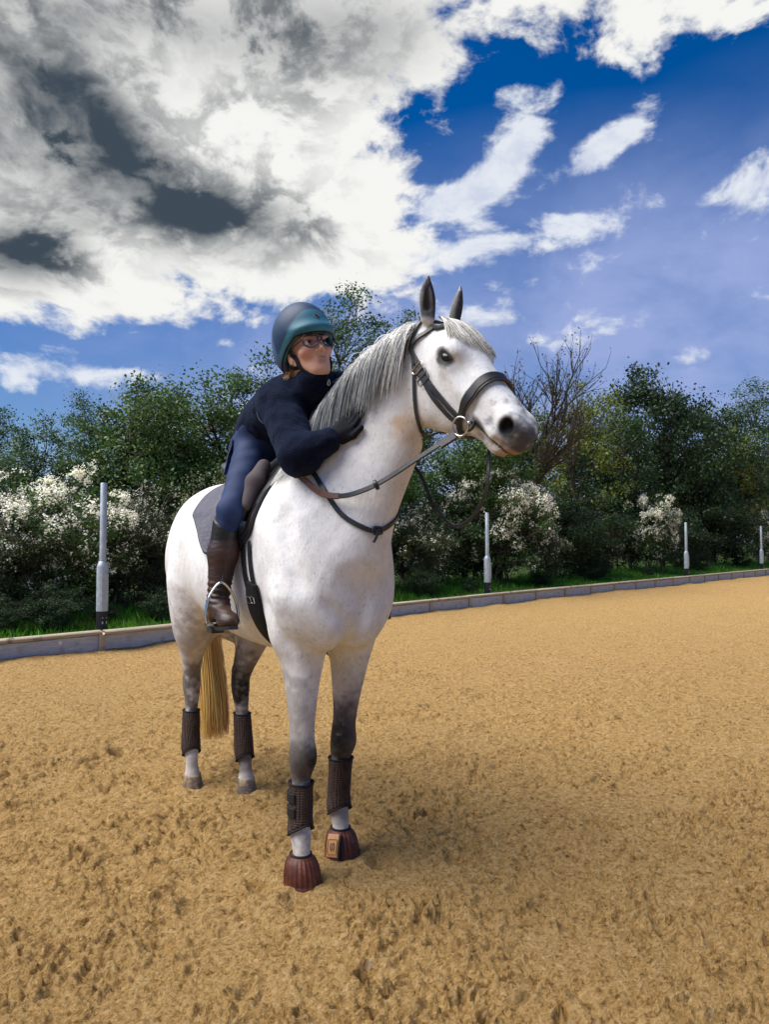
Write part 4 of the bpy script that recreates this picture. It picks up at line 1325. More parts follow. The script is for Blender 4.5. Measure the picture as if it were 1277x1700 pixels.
# ---- strands of hair
def strands(roots, dirs, length, r0, seg, path_fn, seed, taper=.25, sides=3):
    """path_fn(i, t) -> offsets; returns V, F of many thin tapering tubes"""
    n = len(roots)
    t = np.linspace(0, 1, seg)
    P = path_fn(t)                                # (n, seg, 3)
    T = unit(np.gradient(P, axis=1))
    ref = unit(np.random.default_rng(seed).normal(size=(n, 1, 3)))
    N = unit(ref - (ref * T).sum(-1, keepdims=True) * T)
    B = np.cross(T, N)
    rr = (r0[:, None] * (1 - (1 - taper) * t[None] ** 2))[..., None]
    rings = []
    for k in range(sides):
        a = 2 * math.pi * k / sides
        rings.append(P + rr * (math.cos(a) * N + math.sin(a) * B))
    V = np.stack(rings, 2)                        # n, seg, sides, 3
    idx = np.arange(n * seg * sides).reshape(n, seg, sides)
    F = []
    for k in range(sides):
        k2 = (k + 1) % sides
        F.append(np.stack([idx[:, :-1, k], idx[:, :-1, k2], idx[:, 1:, k2], idx[:, 1:, k]], -1).reshape(-1, 4))
    return V.reshape(-1, 3), np.vstack(F), idx

def m_hair(name):
    def f(n): n.base(n.attr('Col'))
    return mat(name, (.6, .6, .58), .45, .35, nodes=f)
M_HAIR = m_hair('horse hair')

CREST = catmull([(.34, -.01, 1.64), (.44, 0, 1.685), (.54, .01, 1.79), (.645, .05, 1.935), (.76, .10, 2.06), (.88, .17, 2.15), (.99, .235, 2.195), (1.055, .268, 2.205)], 80)

def smooth_paths(P, it=3):
    for _ in range(it):
        Q = P.copy(); Q[:, 1:-1] = .5 * P[:, 1:-1] + .25 * (P[:, :-2] + P[:, 2:]); P = Q
    return P

def make_mane():
    r = np.random.default_rng(11); n = 3800
    u = .90 * r.random(n) ** .85
    k = u * 79
    i = np.clip(k.astype(int), 0, 78); fr = (k - i)[:, None]
    root = CREST[i] * (1 - fr) + CREST[i + 1] * fr
    tan = unit(CREST[i + 1] - CREST[i])
    side = unit(np.cross(tan, (0, 0, 1)))                       # to the horse's right
    jit = r.normal(size=(n, 3)) * .014
    clump = np.sin(u * 95) * .5 + np.sin(u * 41 + 1.3) * .5
    L = (.30 + .07 * r.random(n) + .05 * clump) * np.interp(u, [0, .12, .3, .85, 1], [.35, .62, .95, .95, .75])
    L *= np.where(r.random(n) < .15, .6, 1)
    seg = 11; t = np.linspace(0, 1, seg)
    start = root + jit - np.array([0, 0, .012])
    P = np.empty((n, seg, 3)); P[:, 0] = start
    outk = (.9 + .3 * r.random(n))[:, None]
    d = unit(side * outk + np.array([0, 0, .22]) + tan * (.15 * r.normal(size=n) + .10 * clump)[:, None])
    step = (L / (seg - 1))[:, None]
    wav = r.normal(size=(n, 3)) * .05
    for j in range(1, seg):
        P[:, j] = P[:, j - 1] + step * d
        dn = np.array([0, 0, -1.0]) + wav + tan * -.20
        d = unit(d * .62 + dn * .42)
        q = P[:, j]
        dist = HFIELD(q)
        push = np.clip(.006 + .010 * r.random(n) - dist, 0, .05)
        m = push > 0
        if m.any():
            q[m] += push[m][:, None] * HFIELD.grad(q[m])
            P[:, j] = q
    V, F, idx = strands(start, None, L, .0009 + .0008 * r.random(n), seg, lambda t: smooth_paths(P), 3)
    # white at the roots and over the withers, slate grey towards the ends higher up
    g = np.clip(np.interp(u, [0, .25, .42, .62, .8, 1], [.0, .05, .55, .75, .50, .20]) + .30 * clump + .30 * r.normal(size=n), 0, 1)
    tt = np.linspace(0, 1, seg)
    w = g[:, None] * np.clip((tt[None] - .18) / .35, 0, 1)
    wc = np.array([.82, .81, .77]); gc = np.array([.12, .14, .165])
    c = wc * (1 - w[..., None]) + gc * w[..., None]
    c = c * (1 + .11 * r.normal(size=(n, 1, 1)))
    col = np.repeat(c[:, :, None, :], 3, 2).reshape(-1, 3)
    return np_mesh('mane', V, F, True, np.clip(col, .02, .9).astype(np.float32))
mane = mobj('mane', make_mane(), M_HAIR, horse)
mane['label'] = 'white mane turning slate grey at its ends'

def make_forelock():
    r = np.random.default_rng(5); n = 1500
    a = r.uniform(-1, 1, n)
    root = np.array([hp(-.005 + .02 * r.random(), .045 * x, .055) for x in a])
    L = (.17 + .09 * r.random(n)) * (1 - .18 * np.abs(a - .3))
    seg = 10; lift = .010 * r.random(n)
    P = np.empty((n, seg, 3)); P[:, 0] = root
    d = unit(H_N[None] * .75 + H_A[None] * .6 + H_T[None] * (a * .45 + .12 * r.normal(size=n))[:, None])
    step = (L / (seg - 1))[:, None]
    for j in range(1, seg):
        P[:, j] = P[:, j - 1] + step * d
        d = unit(d * .8 + np.array([0, 0, -.24]) + H_A * .10 + H_T * (a * .05 + .03)[:, None])
        q = P[:, j]; dist = HFIELD(q)
        push = np.clip(.003 + lift * min(1, j / 3) - dist, 0, .02); m = push > 0
        if m.any():
            q[m] += push[m][:, None] * HFIELD.grad(q[m]); P[:, j] = q
    # a few flyaway hairs between the ears
    V, F, idx = strands(root, None, L, .0008 + .0007 * r.random(n), seg, lambda t: smooth_paths(P, 5), 4)
    c = np.where(r.random((n, 1)) < .25, [[.20, .19, .185]], [[.74, .71, .65]]) * (1 + .2 * r.normal(size=(n, 1)))
    col = np.repeat(np.repeat(c[:, None, None, :], seg, 1), 3, 2).reshape(-1, 3)
    return np_mesh('forelock', V, F, True, np.clip(col, .02, .9).astype(np.float32))
mobj('forelock', make_forelock(), M_HAIR, horse)

def make_tail():
    r = np.random.default_rng(6); n = 1500
    a = r.uniform(0, 2 * math.pi, n); q = np.sqrt(r.random(n))
    seg = 14; t = np.linspace(0, 1, seg)
    u0 = r.random(n) ** 1.2
    root = np.array([-1.02, .015, 1.44]) + u0[:, None] * np.array([-.08, .02, -.18]) + np.c_[.03 * q * np.cos(a), .035 * q * np.sin(a), np.zeros(n)]
    end = np.c_[-1.00 + .075 * q * np.cos(a), .125 + .095 * q * np.sin(a), .17 + .10 * r.random(n) + .07 * q * r.random(n)]
    short = r.random(n) < .12
    end[short, 2] += .15 * r.random(short.sum())
    P = np.empty((n, seg, 3))
    for j, tt in enumerate(t):
        k = 1 - (1 - tt) ** 1.6
        mid = root * (1 - k) + end * k
        mid[:, 2] = root[:, 2] * (1 - tt) + end[:, 2] * tt
        mid[:, 0] += -.05 * math.sin(math.pi * tt)
        sway = np.c_[np.sin(a * 3), np.cos(a * 5)] * .006 * math.sin(2.2 * math.pi * tt)
        mid[:, :2] += sway
        P[:, j] = mid
    V, F, idx = strands(root, None, None, .0022 + .0014 * r.random(n), seg, lambda t: P, 8)
    w = np.clip(t * 1.15, 0, 1)[None, :, None]
    c0 = np.array([.66, .44, .22]); c1 = np.array([.88, .53, .17])
    c = (c0 * (1 - w) + c1 * w) * (1 + .22 * r.normal(size=(n, 1, 1)))
    col = np.repeat(c[:, :, None, :], 3, 2).reshape(-1, 3)
    return np_mesh('tail', V, F, True, np.clip(col, .03, .9).astype(np.float32))
tail = mobj('tail', make_tail(), M_HAIR, horse)
tail['label'] = 'long sandy yellow tail hanging between the hind legs'
# ================================================================== tack (built in the horse's frame)
M_BLACK = m_leather('black leather', (.012, .012, .014), (.030, .030, .034), .38)
M_BROWN = m_leather('brown leather', (.060, .022, .013), (.11, .045, .025), .42)
M_STEEL = mat('polished steel', (.62, .60, .56), .22, metal=1.0)
def _pad(n):
    o = n.obj()
    v = n.vor(o, 55)
    n.base(n.ramp(n.noise(o, 20, 4), (.3, (.085, .085, .11)), (.7, (.125, .125, .155))))
    n.bump(v, .5, .006)
M_PAD = mat('quilted saddle cloth', (.1, .1, .13), .85, .2, nodes=_pad)
M_SUEDE = mat('grey brown suede', (.085, .070, .075), .85, .2, nodes=lambda n: n.bump(n.noise(n.obj(), 180, 3), .3, .003))
M_WEB = mat('black webbing', (.012, .012, .013), .8, .2, nodes=lambda n: n.bump(n.noise(n.obj(), 300, 2), .4, .002))

def tack_root(name, label, cat):
    return tag(empty(name, HO, HROT), label, cat)
def part(name, VF, m, root, smooth=False):
    o = mobj(name, np_mesh(name, VF[0], VF[1], True), m, root)
    return o if smooth else autosmooth(o, 40)
def hpts(L): return np.array([hp(*q) for q in L])

# ------------------------------------------------ bridle
br = tack_root('bridle', 'black leather bridle on the horse\'s head, steel bit ring, rein running back', 'bridle')
mir = lambda L: [(s, -t, n) for s, t, n in L]
half = [(.385, -.076, -.128), (.285, -.095, -.122), (.194, -.111, -.113), (.106, -.110, -.102), (.013, -.104, -.085), (-.030, -.085, -.035), (-.040, -.045, .025)]
crown = half + [(-.040, 0, .045)] + mir(half)[::-1]
part('headpiece', strap(HFIELD, hpts(crown), .020, .006, 110, .003), M_BLACK, br)
for s in (1, -1):
    c2 = [(.10, -.111, -.122), (.17, -.113, -.124), (.252, -.102, -.141), (.335, -.080, -.150), (.392, -.066, -.148)]
    part('cheekpiece', strap(HFIELD, hpts([(a, b * s, c) for a, b, c in c2]), .018, .006, 40, .004), M_BLACK, br)
    # buckles and keepers
    for q in ((.118, -.111, -.108), (.150, -.112, -.114), (.175, -.112, -.118)):
        P = HFIELD.project(hpts([(q[0], q[1] * s, q[2])]), .010)[0]; N = HFIELD.grad(P[None], .01)[0]
        d = unit(hp(.25, -.10 * s, -.13) - hp(.1, -.11 * s, -.11)); d = unit(d - (d @ N) * N); w = np.cross(N, d)
        b = .011
        part('buckle', rope(np.array([P + w * .024 + d * b, P + w * .024 - d * b, P - w * .024 - d * b, P - w * .024 + d * b]), .0022, 24, 6, True), M_STEEL if q[0] < .13 else M_BLACK, br)
bb = [(.014, -.106, -.085), (.016, -.099, -.04), (.030, -.100, .010), (.048, -.078, .060)]
part('browband', strap(HFIELD, hpts(bb + [(.056, 0, .088)] + mir(bb)[::-1]), .020, .007, 70, .005), M_BLACK, br)
tl = [(.06, -.110, -.10), (.12, -.113, -.14), (.175, -.115, -.19), (.235, -.100, -.250), (.275, -.060, -.292)]
TL = hpts(tl + [(.285, 0, -.300)] + mir(tl)[::-1])
Pt = catmull(TL, 70); Pn = HFIELD.project(Pt, .006); 
part('throatlash', sweep(Pn, HFIELD.grad(Pn, .02), strap_prof(.014, .005)), M_BLACK, br)
nb = [(.392, -.05, -.158), (.385, -.074, -.128), (.375, -.088, -.066), (.366, -.076, -.002), (.362, -.046, .048), (.362, 0, .064)]
ring = nb + mir(nb)[::-1][1:] + [(.395, 0, -.175)]
Pn = catmull(hpts(ring + ring[:1]), 97)[:-1]
q = (Pn - H_P) @ H_R.T
Pn = HFIELD.project(Pn, .004); Nn = HFIELD.grad(Pn, .02)
wid = .011 + .0085 * np.clip((q[:, 2] + .13) / .10, 0, 1)
prof = np.array([[(-w, 0), (w, 0), (w, .006), (w * .7, .011), (-w * .7, .011), (-w, .006)] for w in wid])
nose = part('noseband', sweep(Pn, Nn, prof, True), M_BLACK, br)
prof = np.array([[(w * 1.0, .004), (w * 1.28, .004), (w * 1.28, .012), (w * 1.0, .012)] for w in wid])
part('padding', sweep(Pn, Nn, prof, True), M_BLACK, nose)
BIT = {}
for s in (1, -1):
    c = hp(.412, -.083 * s, -.138)
    ax1, ax2 = unit(H_A + .15 * s * H_T), H_N
    a = np.linspace(0, 2 * math.pi, 33)[:-1]
    P = c + .034 * (np.cos(a)[:, None] * ax1 + np.sin(a)[:, None] * ax2)
    part('bit_ring', rope(P, .0036, 48, 8, True), M_STEEL, br, True)
    BIT[s] = c
part('mouthpiece', rope(np.array([hp(.43, -.085, -.105), hp(.445, -.04, -.095), hp(.45, 0, -.092), hp(.445, .04, -.095), hp(.43, .085, -.105)]), .007, 20, 8), M_STEEL, br, True)
for s in (1, -1):      # rubber bit guard
    c = hp(.442, -.074 * s, -.108)
    part('bit_guard', rope(np.array([c + .020 * (math.cos(k) * H_A * .5 + math.sin(k) * H_N) for k in np.linspace(0, 5.6, 9)]), .006, 24, 6, True), M_BLACK, br, True)

# reins: near one drawn along the neck, far one hanging in a loop
def fix_side(P, N0=(0, -1, 0)):
    return np.repeat(np.array([N0], float), len(P), 0)
near = np.array([BIT[1] + np.array([-.035, .01, -.022]), (1.115, .120, 1.655), (1.01, .035, 1.575), (.945, -.028, 1.535), (.885, -.075, 1.520), (.82, -.118, 1.53), (.755, -.150, 1.575), (.70, -.172, 1.625), (.66, -.16, 1.68)])
P = catmull(near, 70)
front = part('rein', sweep(P[:44], fix_side(P[:44], (.3, -.95, .1)), strap_prof(.019, .006)), M_BLACK, br)
rub = part('rein', sweep(P[43:], fix_side(P[43:], (.2, -.95, .2)), strap_prof(.024, .007)), M_BROWN, br)
rub['label'] = 'brown rubber-grip length of rein'
part('bit_loop', sweep(P[:7] + np.array([0, 0, -.004]), fix_side(P[:7], (.3, -.95, .1)), strap_prof(.034, .010)), M_BLACK, br)
i = 30
mb = MB(); mb.lathe([(.010, -.008), (.020, -.006), (.020, .006), (.010, .008)], 14, c=P[i], M=Matrix.Rotation(0, 3, 'Z') @ Vector((0, 0, 1)).rotation_difference(Vector(unit(P[i + 1] - P[i]))).to_matrix())
autosmooth(mb.build('rein_stop', M_BLACK, br))
far = np.array([BIT[-1] + np.array([.0, .01, -.03]), hp(.45, .10, -.20), (1.205, .365, 1.56), (1.13, .378, 1.465), (1.04, .375, 1.415), (.97, .365, 1.425), (.885, .345, 1.515), (.83, .325, 1.63), (.76, .29, 1.70), (.68, .235, 1.73)])
P = catmull(far, 80)
part('rein', sweep(P, fix_side(P, (.35, -.94, .0)), strap_prof(.014, .005)), M_BLACK, br)

# ------------------------------------------------ neck strap
ns = tack_root('neck_strap', 'thin black leather martingale strap looped round the base of the horse\'s neck', 'neck strap')
loop = np.array([(.655, -.16, 1.72), (.739, -.13, 1.625), (.808, -.105, 1.543), (.863, -.065, 1.455), (.911, -.003, 1.405), (.93, .051, 1.390), (.925, .11, 1.415), (.885, .185, 1.48), (.80, .235, 1.59), (.70, .20, 1.72), (.60, .11, 1.83), (.545, .02, 1.86), (.56, -.07, 1.82)])
part('strap', strap(HFIELD, loop, .019, .006, 120, .003, True), M_BLACK, ns)
Pk = HFIELD.project(np.array([(.93, .051, 1.392)]), .006)[0]
tab = np.array([Pk + (0, 0, .012), Pk + (.008, -.004, -.015), Pk + (.010, -.022, -.045)])
part('strap_end', sweep(catmull(tab, 10), fix_side(np.zeros((10, 3)), (1, -.3, .2)), strap_prof(.012, .004)), M_BLACK, ns)
part('keeper', rope(np.array([Pk + (.004, .018, .012), Pk + (.006, .018, -.012), Pk + (.006, -.018, -.012), Pk + (.004, -.018, .012)]), .004, 20, 6, True), M_BLACK, ns)

# ------------------------------------------------ saddle
sd = tack_root('saddle', 'black leather saddle with girth and stirrups under the rider', 'saddle')
def body_pt(f, th, off):
    """point on the trunk at station f, angle th from the spine (signed: + is the horse's right)"""
    f = np.atleast_1d(f); th = np.atleast_1d(th)
    c = np.c_[f, 0 * f, 0 * f + 1.28]
    d = np.c_[0 * f, -np.sin(th), np.cos(th)]
    lo = np.zeros(len(f)); hi = np.full(len(f), .62)
    for _ in range(22):
        m = (lo + hi) / 2
        ins = HFIELD(c + m[:, None] * d) < off
        lo = np.where(ins, m, lo); hi = np.where(ins, hi, m)
    return c + hi[:, None] * d

def sheet(outline, off, thick, nu=40, nv=26, side=1, v0=0.0, rim=None):
    """outline: list of (f, th_max) front edge handled by f as function of v through a skew (f0(v), f1(v))"""
    f0, f1, tmax = outline
    v = np.linspace(v0, 1, nv); u = np.linspace(0, 1, nu)
    U, Vv = np.meshgrid(u, v, indexing='ij')
    f = f0(Vv) * (1 - U) + f1(Vv) * U
    th = Vv * tmax(U) * side
    A = body_pt(f.ravel(), th.ravel(), off); 
    N = HFIELD.grad(A, .02)
    Bt = A + N * thick
    edge = np.minimum.reduce([U, 1 - U, 1 - Vv]).ravel() < 1e-6
    V = np.vstack([A, Bt]); n = nu * nv
    idx = np.arange(n).reshape(nu, nv)
    q = np.stack([idx[:-1, :-1], idx[1:, :-1], idx[1:, 1:], idx[:-1, 1:]], -1).reshape(-1, 4)
    F = [list(x) for x in (q[:, ::-1] if side > 0 else q)] + [list(x + n) for x in (q if side > 0 else q[:, ::-1])]
    loop = list(idx[:, 0]) + list(idx[-1, 1:]) + list(idx[-2::-1, -1]) + list(idx[0, -2:0:-1])
    for a, b in zip(loop, loop[1:] + loop[:1]): F.append([a, b, b + n, a + n] if side < 0 else [b, a, a + n, b + n])
    border = Bt[[*idx[0, :], *idx[1:, -1], *idx[-1, -2::-1]]] - N[[*idx[0, :], *idx[1:, -1], *idx[-1, -2::-1]]] * thick * .5
    return (V, F), border

I = np.interp
pad = tack_root('saddle_pad', 'grey quilted saddle cloth with dark binding lying beneath the saddle', 'saddle cloth')
pd = (lambda v: I(v, [0, .6, 1], [-.27, -.30, -.30]), lambda v: I(v, [0, .35, .7, 1], [.47, .475, .43, .33]), lambda u: I(u, [0, .12, .35, .6, .85, 1], [.88, .98, 1.20, 1.50, 1.56, 1.50]))
for s in (1, -1):
    VF, bd = sheet(pd, .004, .012, 46, 30, s)
    part('panel', VF, M_PAD, pad, True)
    part('binding', rope(bd[::2], .008, 120, 6), M_BLACK, pad, True)
fl = (lambda v: I(v, [0, .3, .6, 1], [-.16, -.05, .05, .14]), lambda v: I(v, [0, .3, .6, .85, 1], [.38, .43, .43, .37, .30]), lambda u: I(u, [0, .2, .5, .8, 1], [1.25, 1.38, 1.47, 1.46, 1.35]))
for s in (1, -1):
    VF, bd = sheet(fl, .018, .008, 30, 26, s)
    part('flap', VF, M_BLACK, sd, True)
    kr = body_pt(np.array([.30, .355, .375, .36]), np.array([.42, .62, .82, 1.02]) * s, .045)
    part('knee_roll', rope(kr, .024, 30, 10), M_BLACK, sd, True)
    F2 = Field()
    F2.cap((.335, -.150 * s, 1.675), (.375, -.205 * s, 1.60), .030, .040, k=.01); F2.cap((.375, -.205 * s, 1.60), (.395, -.252 * s, 1.50), .040, .024, k=.02)
    F2.cap((.30, -.14 * s, 1.63), (.37, -.22 * s, 1.52), .03, .03, k=.02)
    V, Fq = sdf_mesh('knee_pad', F2, np.array([.24, -.30 if s > 0 else .08, 1.44]), np.array([.46, -.08 if s > 0 else .30, 1.73]), .008)
    kpo = mobj('knee_pad', np_mesh('knee_pad', V, Fq), M_SUEDE, sd)
    if s == 1: kpo['label'] = 'grey brown suede knee pad'
    # billets and girth strap ends
    for f, w in ((.425, .0), (.487, .0)):
        ff = np.linspace(f - .06, f, 12); th = np.linspace(1.30, 2.03, 12) * s
        P = body_pt(ff, th, .008)
        part('girth_strap', sweep(P, HFIELD.grad(P, .02), strap_prof(.024, .005)), M_WEB, sd)
    # stirrup leather
    lea = np.array([body_pt(np.array([.27]), np.array([1.05 * s]), .045)[0], (.34, -.325 * s, 1.33), (.380, -.352 * s, 1.185)])
    part('stirrup_leather', sweep(catmull(lea, 20), fix_side(np.zeros((20, 3)), (.35, -.93 * s, 0)), strap_prof(.026, .006)), M_BLACK, sd)
    # stirrup iron: arch with a flat tread
    c = np.array([.405, -.357 * s, 1.018])
    sid = unit(np.array([-.10, -1.0 * s, 0])); up_ = np.array([-.10, 0, 1.0])
    arch = [c + sid * .062 + up_ * .004, c + sid * .066 + up_ * .045, c + sid * .052 + up_ * .105, c + sid * .014 + up_ * .158, c - sid * .014 + up_ * .158, c - sid * .052 + up_ * .105, c - sid * .066 + up_ * .045, c - sid * .062 + up_ * .004]
    st = part('stirrup', rope(np.array(arch), .0058, 60, 8), M_STEEL, sd, True)
    tr = MB(); tr.box((0, 0, 0), (.135, .052, .012), bev=.004)
    fwd = unit(np.cross(sid, up_)); fwd = fwd if fwd[0] > 0 else -fwd
    R_ = Matrix([[sid[k], fwd[k], unit(up_)[k]] for k in range(3)])
    tv = [Vector(c) + R_ @ Vector(v) for v in tr.v]
    part('tread', (np.array(tv), tr.f), M_STEEL, st)
# girth under the belly
th = np.r_[np.linspace(1.94, math.pi, 30), np.linspace(math.pi, 2 * math.pi - 1.94, 30)[1:]]
P = body_pt(.475 - .035 * np.sin((th - 1.94) / (2 * math.pi - 3.88) * math.pi), th, .006)
tt = np.abs(np.linspace(-1, 1, len(P)))
prof = np.array([[(-w, 0), (w, 0), (w, .010), (w * .8, .018), (-w * .8, .018), (-w, .010)] for w in (.058 - .016 * tt ** 6)])
g = part('girth', sweep(P, HFIELD.grad(P, .03), prof), M_WEB, sd)
for s in (1, -1):
    for f in (-.017, .017):
        Q = body_pt(np.array([.470 + f]), np.array([2.14 * s]), .026)[0]; N = HFIELD.grad(Q[None], .02)[0]
        d = unit(np.array([0, 0, -1.0]) - N * -N[2]); w = np.cross(N, d)
        part('buckle', rope(np.array([Q + w * .014 + d * .012, Q + w * .014 - d * .012, Q - w * .014 - d * .012, Q - w * .014 + d * .012]), .002, 24, 6, True), M_STEEL, g)
# seat
F3 = Field()
F3.tube([(-.20, 0, 1.735, .10, .020, .03), (-.14, 0, 1.715, .165, .035, .05), (0, 0, 1.665, .175, .035, .06), (.14, 0, 1.655, .13, .035, .06), (.27, 0, 1.685, .10, .035, .06), (.36, 0, 1.725, .075, .03, .05), (.385, 0, 1.735, .05, .015, .03)], (0, 1, 0), k=.02, n=40)
V, Fq = sdf_mesh('seat', F3, (-.26, -.22, 1.55), (.46, .22, 1.82), .012)
mobj('seat', np_mesh('seat', V, Fq), M_BLACK, sd)

# ------------------------------------------------ leg boots
def _mesh_boot(n):
    o = n.obj()
    w = n.vor(n.mapping(o, (1, 1, 1)), 105, rand=.15)
    n.base(n.ramp(w, (.25, (.020, .013, .011)), (.55, (.060, .038, .030))))
    n.bump(n.math('MULTIPLY', w, -1), .9, .006)
M_BOOT = mat('brown mesh boot', (.06, .035, .028), .8, .25, nodes=_mesh_boot)
M_NEO = mat('black neoprene', (.012, .011, .011), .75, .3)

def leg_axis(J, z):
    A = np.array(J); z_ = A[::-1, 2]
    return np.array([np.interp(z, z_, A[::-1, k]) for k in (0, 1, 3, 4)])
def leg_boot(J, z0, z1, label, out):
    rt = tack_root('brushing_boot', label, 'leg boot'); rt['group'] = 'mesh brushing boots on the horse\'s legs'
    n = 32; m = 14
    V = []; rim0 = []; rim1 = []
    for layer, off in ((0, .004), (1, .012)):
        for j in range(m):
            t = j / (m - 1)
            for i in range(n):
                a = 2 * math.pi * i / n
                # the lower edge dips at the back over the fetlock and arches in front
                zb = z0 + .020 - .062 * ((1 - math.cos(a)) / 2) ** .8
                z = z1 + (zb - z1) * t
                x, y, w, h = leg_axis(J, z)
                bulge = .006 * math.sin(math.pi * t)
                V.append((x + (h + off + bulge) * math.cos(a), y + (w + off + bulge * .7) * math.sin(a), z))
    V = np.array(V); N = n * m
    F = []
    for j in range(m - 1):
        for i in range(n):
            k = (i + 1) % n
            F.append([j * n + i, (j + 1) * n + i, (j + 1) * n + k, j * n + k])
            F.append([N + j * n + i, N + j * n + k, N + (j + 1) * n + k, N + (j + 1) * n + i])
    for i in range(n):
        k = (i + 1) % n
        F.append([i, k, N + k, N + i]); b = (m - 1) * n
        F.append([b + i, N + b + i, N + b + k, b + k])
    part('shell', (V, F), M_BOOT, rt, True)
    part('top_binding', rope(V[N:N + n:2], .0036, 64, 6, True), M_NEO, rt, True)
    part('bottom_binding', rope(V[N + (m - 1) * n:N + m * n:2], .0042, 64, 6, True), M_NEO, rt, True)
    # two closing straps on the outside
    for zf in (.30, .62):
        j = int(zf * (m - 1)); 
        P = []
        for i in range(-4, 5):
            a = out + i * .19
            z = z1 + (z0 - z1) * zf
            x, y, w, h = leg_axis(J, z)
            P.append((x + (h + .020) * math.cos(a), y + (w + .019) * math.sin(a), z))
        P = np.array(P); c = P.mean(0)
        Nn = unit(P - np.array([leg_axis(J, P[0][2])[0], leg_axis(J, P[0][2])[1], P[0][2]]))
        part('closing_strap', sweep(P, Nn, strap_prof((z1 - z0) * .22, .006, -.003)), M_NEO, rt)
    return rt
leg_boot(LEGS['RF'], .240, .410, 'dark brown mesh boot on the foreleg nearest the camera, above a rubber bell boot', -1.75)
leg_boot(LEGS['LF'], .225, .435, 'dark brown mesh boot on the foreleg with the dark knee, over the tabbed bell boot', 2.4)
leg_boot(LEGS['RH'], .215, .425, 'dark brown mesh boot on the hind leg below the rider\'s foot, beside the tail', 2.6)
leg_boot(LEGS['LH'], .205, .425, 'dark brown mesh boot on the dark-hocked hind leg behind the forelegs', 2.6)

# ------------------------------------------------ bell boots on the front hooves
def _rub(n):
    o = n.obj()
    v = n.noise(o, 18, 5, .65)
    n.base(n.ramp(v, (.28, (.028, .007, .004)), (.55, (.105, .024, .010)), (.78, (.22, .090, .042))))
    n.bump(n.noise(o, 120, 3), .2, .003)
M_RUB = mat('red brown rubber', (.16, .045, .025), .55, .4, nodes=_rub)
def bell_boot(J, label, ribs_from, tab):
    rt = tack_root('bell_boot', label, 'bell boot'); rt['group'] = 'red brown rubber bell boots on the front hooves'
    x0, y0 = J[-1][0], J[-1][1]
    n = 132
    prof_ = [(.150, .041, -.010), (.147, .046, -.009), (.140, .050, -.007), (.130, .061, -.003), (.114, .070, .002), (.094, .076, .008), (.070, .0795, .014), (.048, .0805, .018), (.040, .0808, .019), (.036, .085, .020), (.027, .0855, .021), (.024, .080, .021)]
    prof = [(.030 + (z - .024) * .92, r * .91, fx * .5 - .008) for z, r, fx in prof_]
    V = []; F = []
    rows = prof + [(z, r - .005, fx) for z, r, fx in prof[::-1]]
    for j, (z, r, fx) in enumerate(rows):
        for i in range(n):
            a = 2 * math.pi * i / n
            rib = .0022 * (1 if (i % 6) < 2 else -.4) if (3 <= j <= 7) else 0
            rr = r + rib
            V.append((x0 + fx + rr * math.cos(a) * 1.02, y0 + rr * math.sin(a) * .95, z))
    m = len(rows)
    for j in range(m):
        k2 = (j + 1) % m
        for i in range(n):
            k = (i + 1) % n
            F.append([j * n + i, k2 * n + i, k2 * n + k, j * n + k])
    part('bell', (np.array(V), F), M_RUB, rt, True)
    P = np.array([(x0 - .013 + .0415 * math.cos(a), y0 + .040 * math.sin(a), .1435) for a in np.linspace(0, 2 * math.pi, 25)[:-1]])
    part('collar', rope(P, .0045, 48, 6, True), M_NEO, rt, True)
    if tab is not None:
        a0 = tab
        pts = []; nn = []
        for z, r, fx in ((.130, .050, -.010), (.105, .064, -.006), (.078, .073, -.002), (.050, .078, .001)):
            pts.append((x0 + fx + r * math.cos(a0), y0 + r * math.sin(a0) * .95, z)); nn.append((math.cos(a0), math.sin(a0), .3))
        P = catmull(np.array(pts), 10); Nn = catmull(np.array(nn), 10)
        tb = part('closing_tab', sweep(P, Nn, strap_prof(.056, .006)), mat('tan tab', (.42, .20, .07), .6), rt)
        tb['label'] = 'tan closing tab'
        loopc = P[5]; 
        e1 = np.cross(unit(Nn[5]), unit(P[6] - P[4])); e2 = unit(P[6] - P[4])
        C5 = P[5] + unit(Nn[5]) * .0075
        L5 = np.array([C5 + e1 * a * .016 + e2 * b * .020 for a, b in ((-.45, -.75), (-.55, .1), (-.25, .75), (.0, .1), (.15, -.6), (.45, -.75), (.6, -.1), (.45, .7))])
        edge5 = np.array([C5 + e1 * a * .021 + e2 * b * .028 for a, b in ((-1, -1), (-1, 0), (-1, 1), (0, 1), (1, 1), (1, 0), (1, -1), (0, -1))])
        part('stitching', rope(edge5, .0010, 40, 5, True), mat('dark stitching', (.12, .045, .015), .7), tb, True)
        part('emblem', rope(L5, .0013, 40, 5), mat('brown print', (.16, .06, .02), .6), tb, True)
        sp = np.array([(P[k][0] + e1[0] * .033, P[k][1] + e1[1] * .033, P[k][2]) for k in range(10)])
        part('tab_edge', sweep(sp, Nn, strap_prof(.012, .008)), M_NEO, rt)
    return rt
bell_boot(LEGS['RF'], 'ribbed red-brown rubber bell boot on the front hoof nearest the camera', 0, None)
bell_boot(LEGS['LF'], 'red-brown rubber bell boot with a tan closing tab on the far front hoof', 0, -1.10)
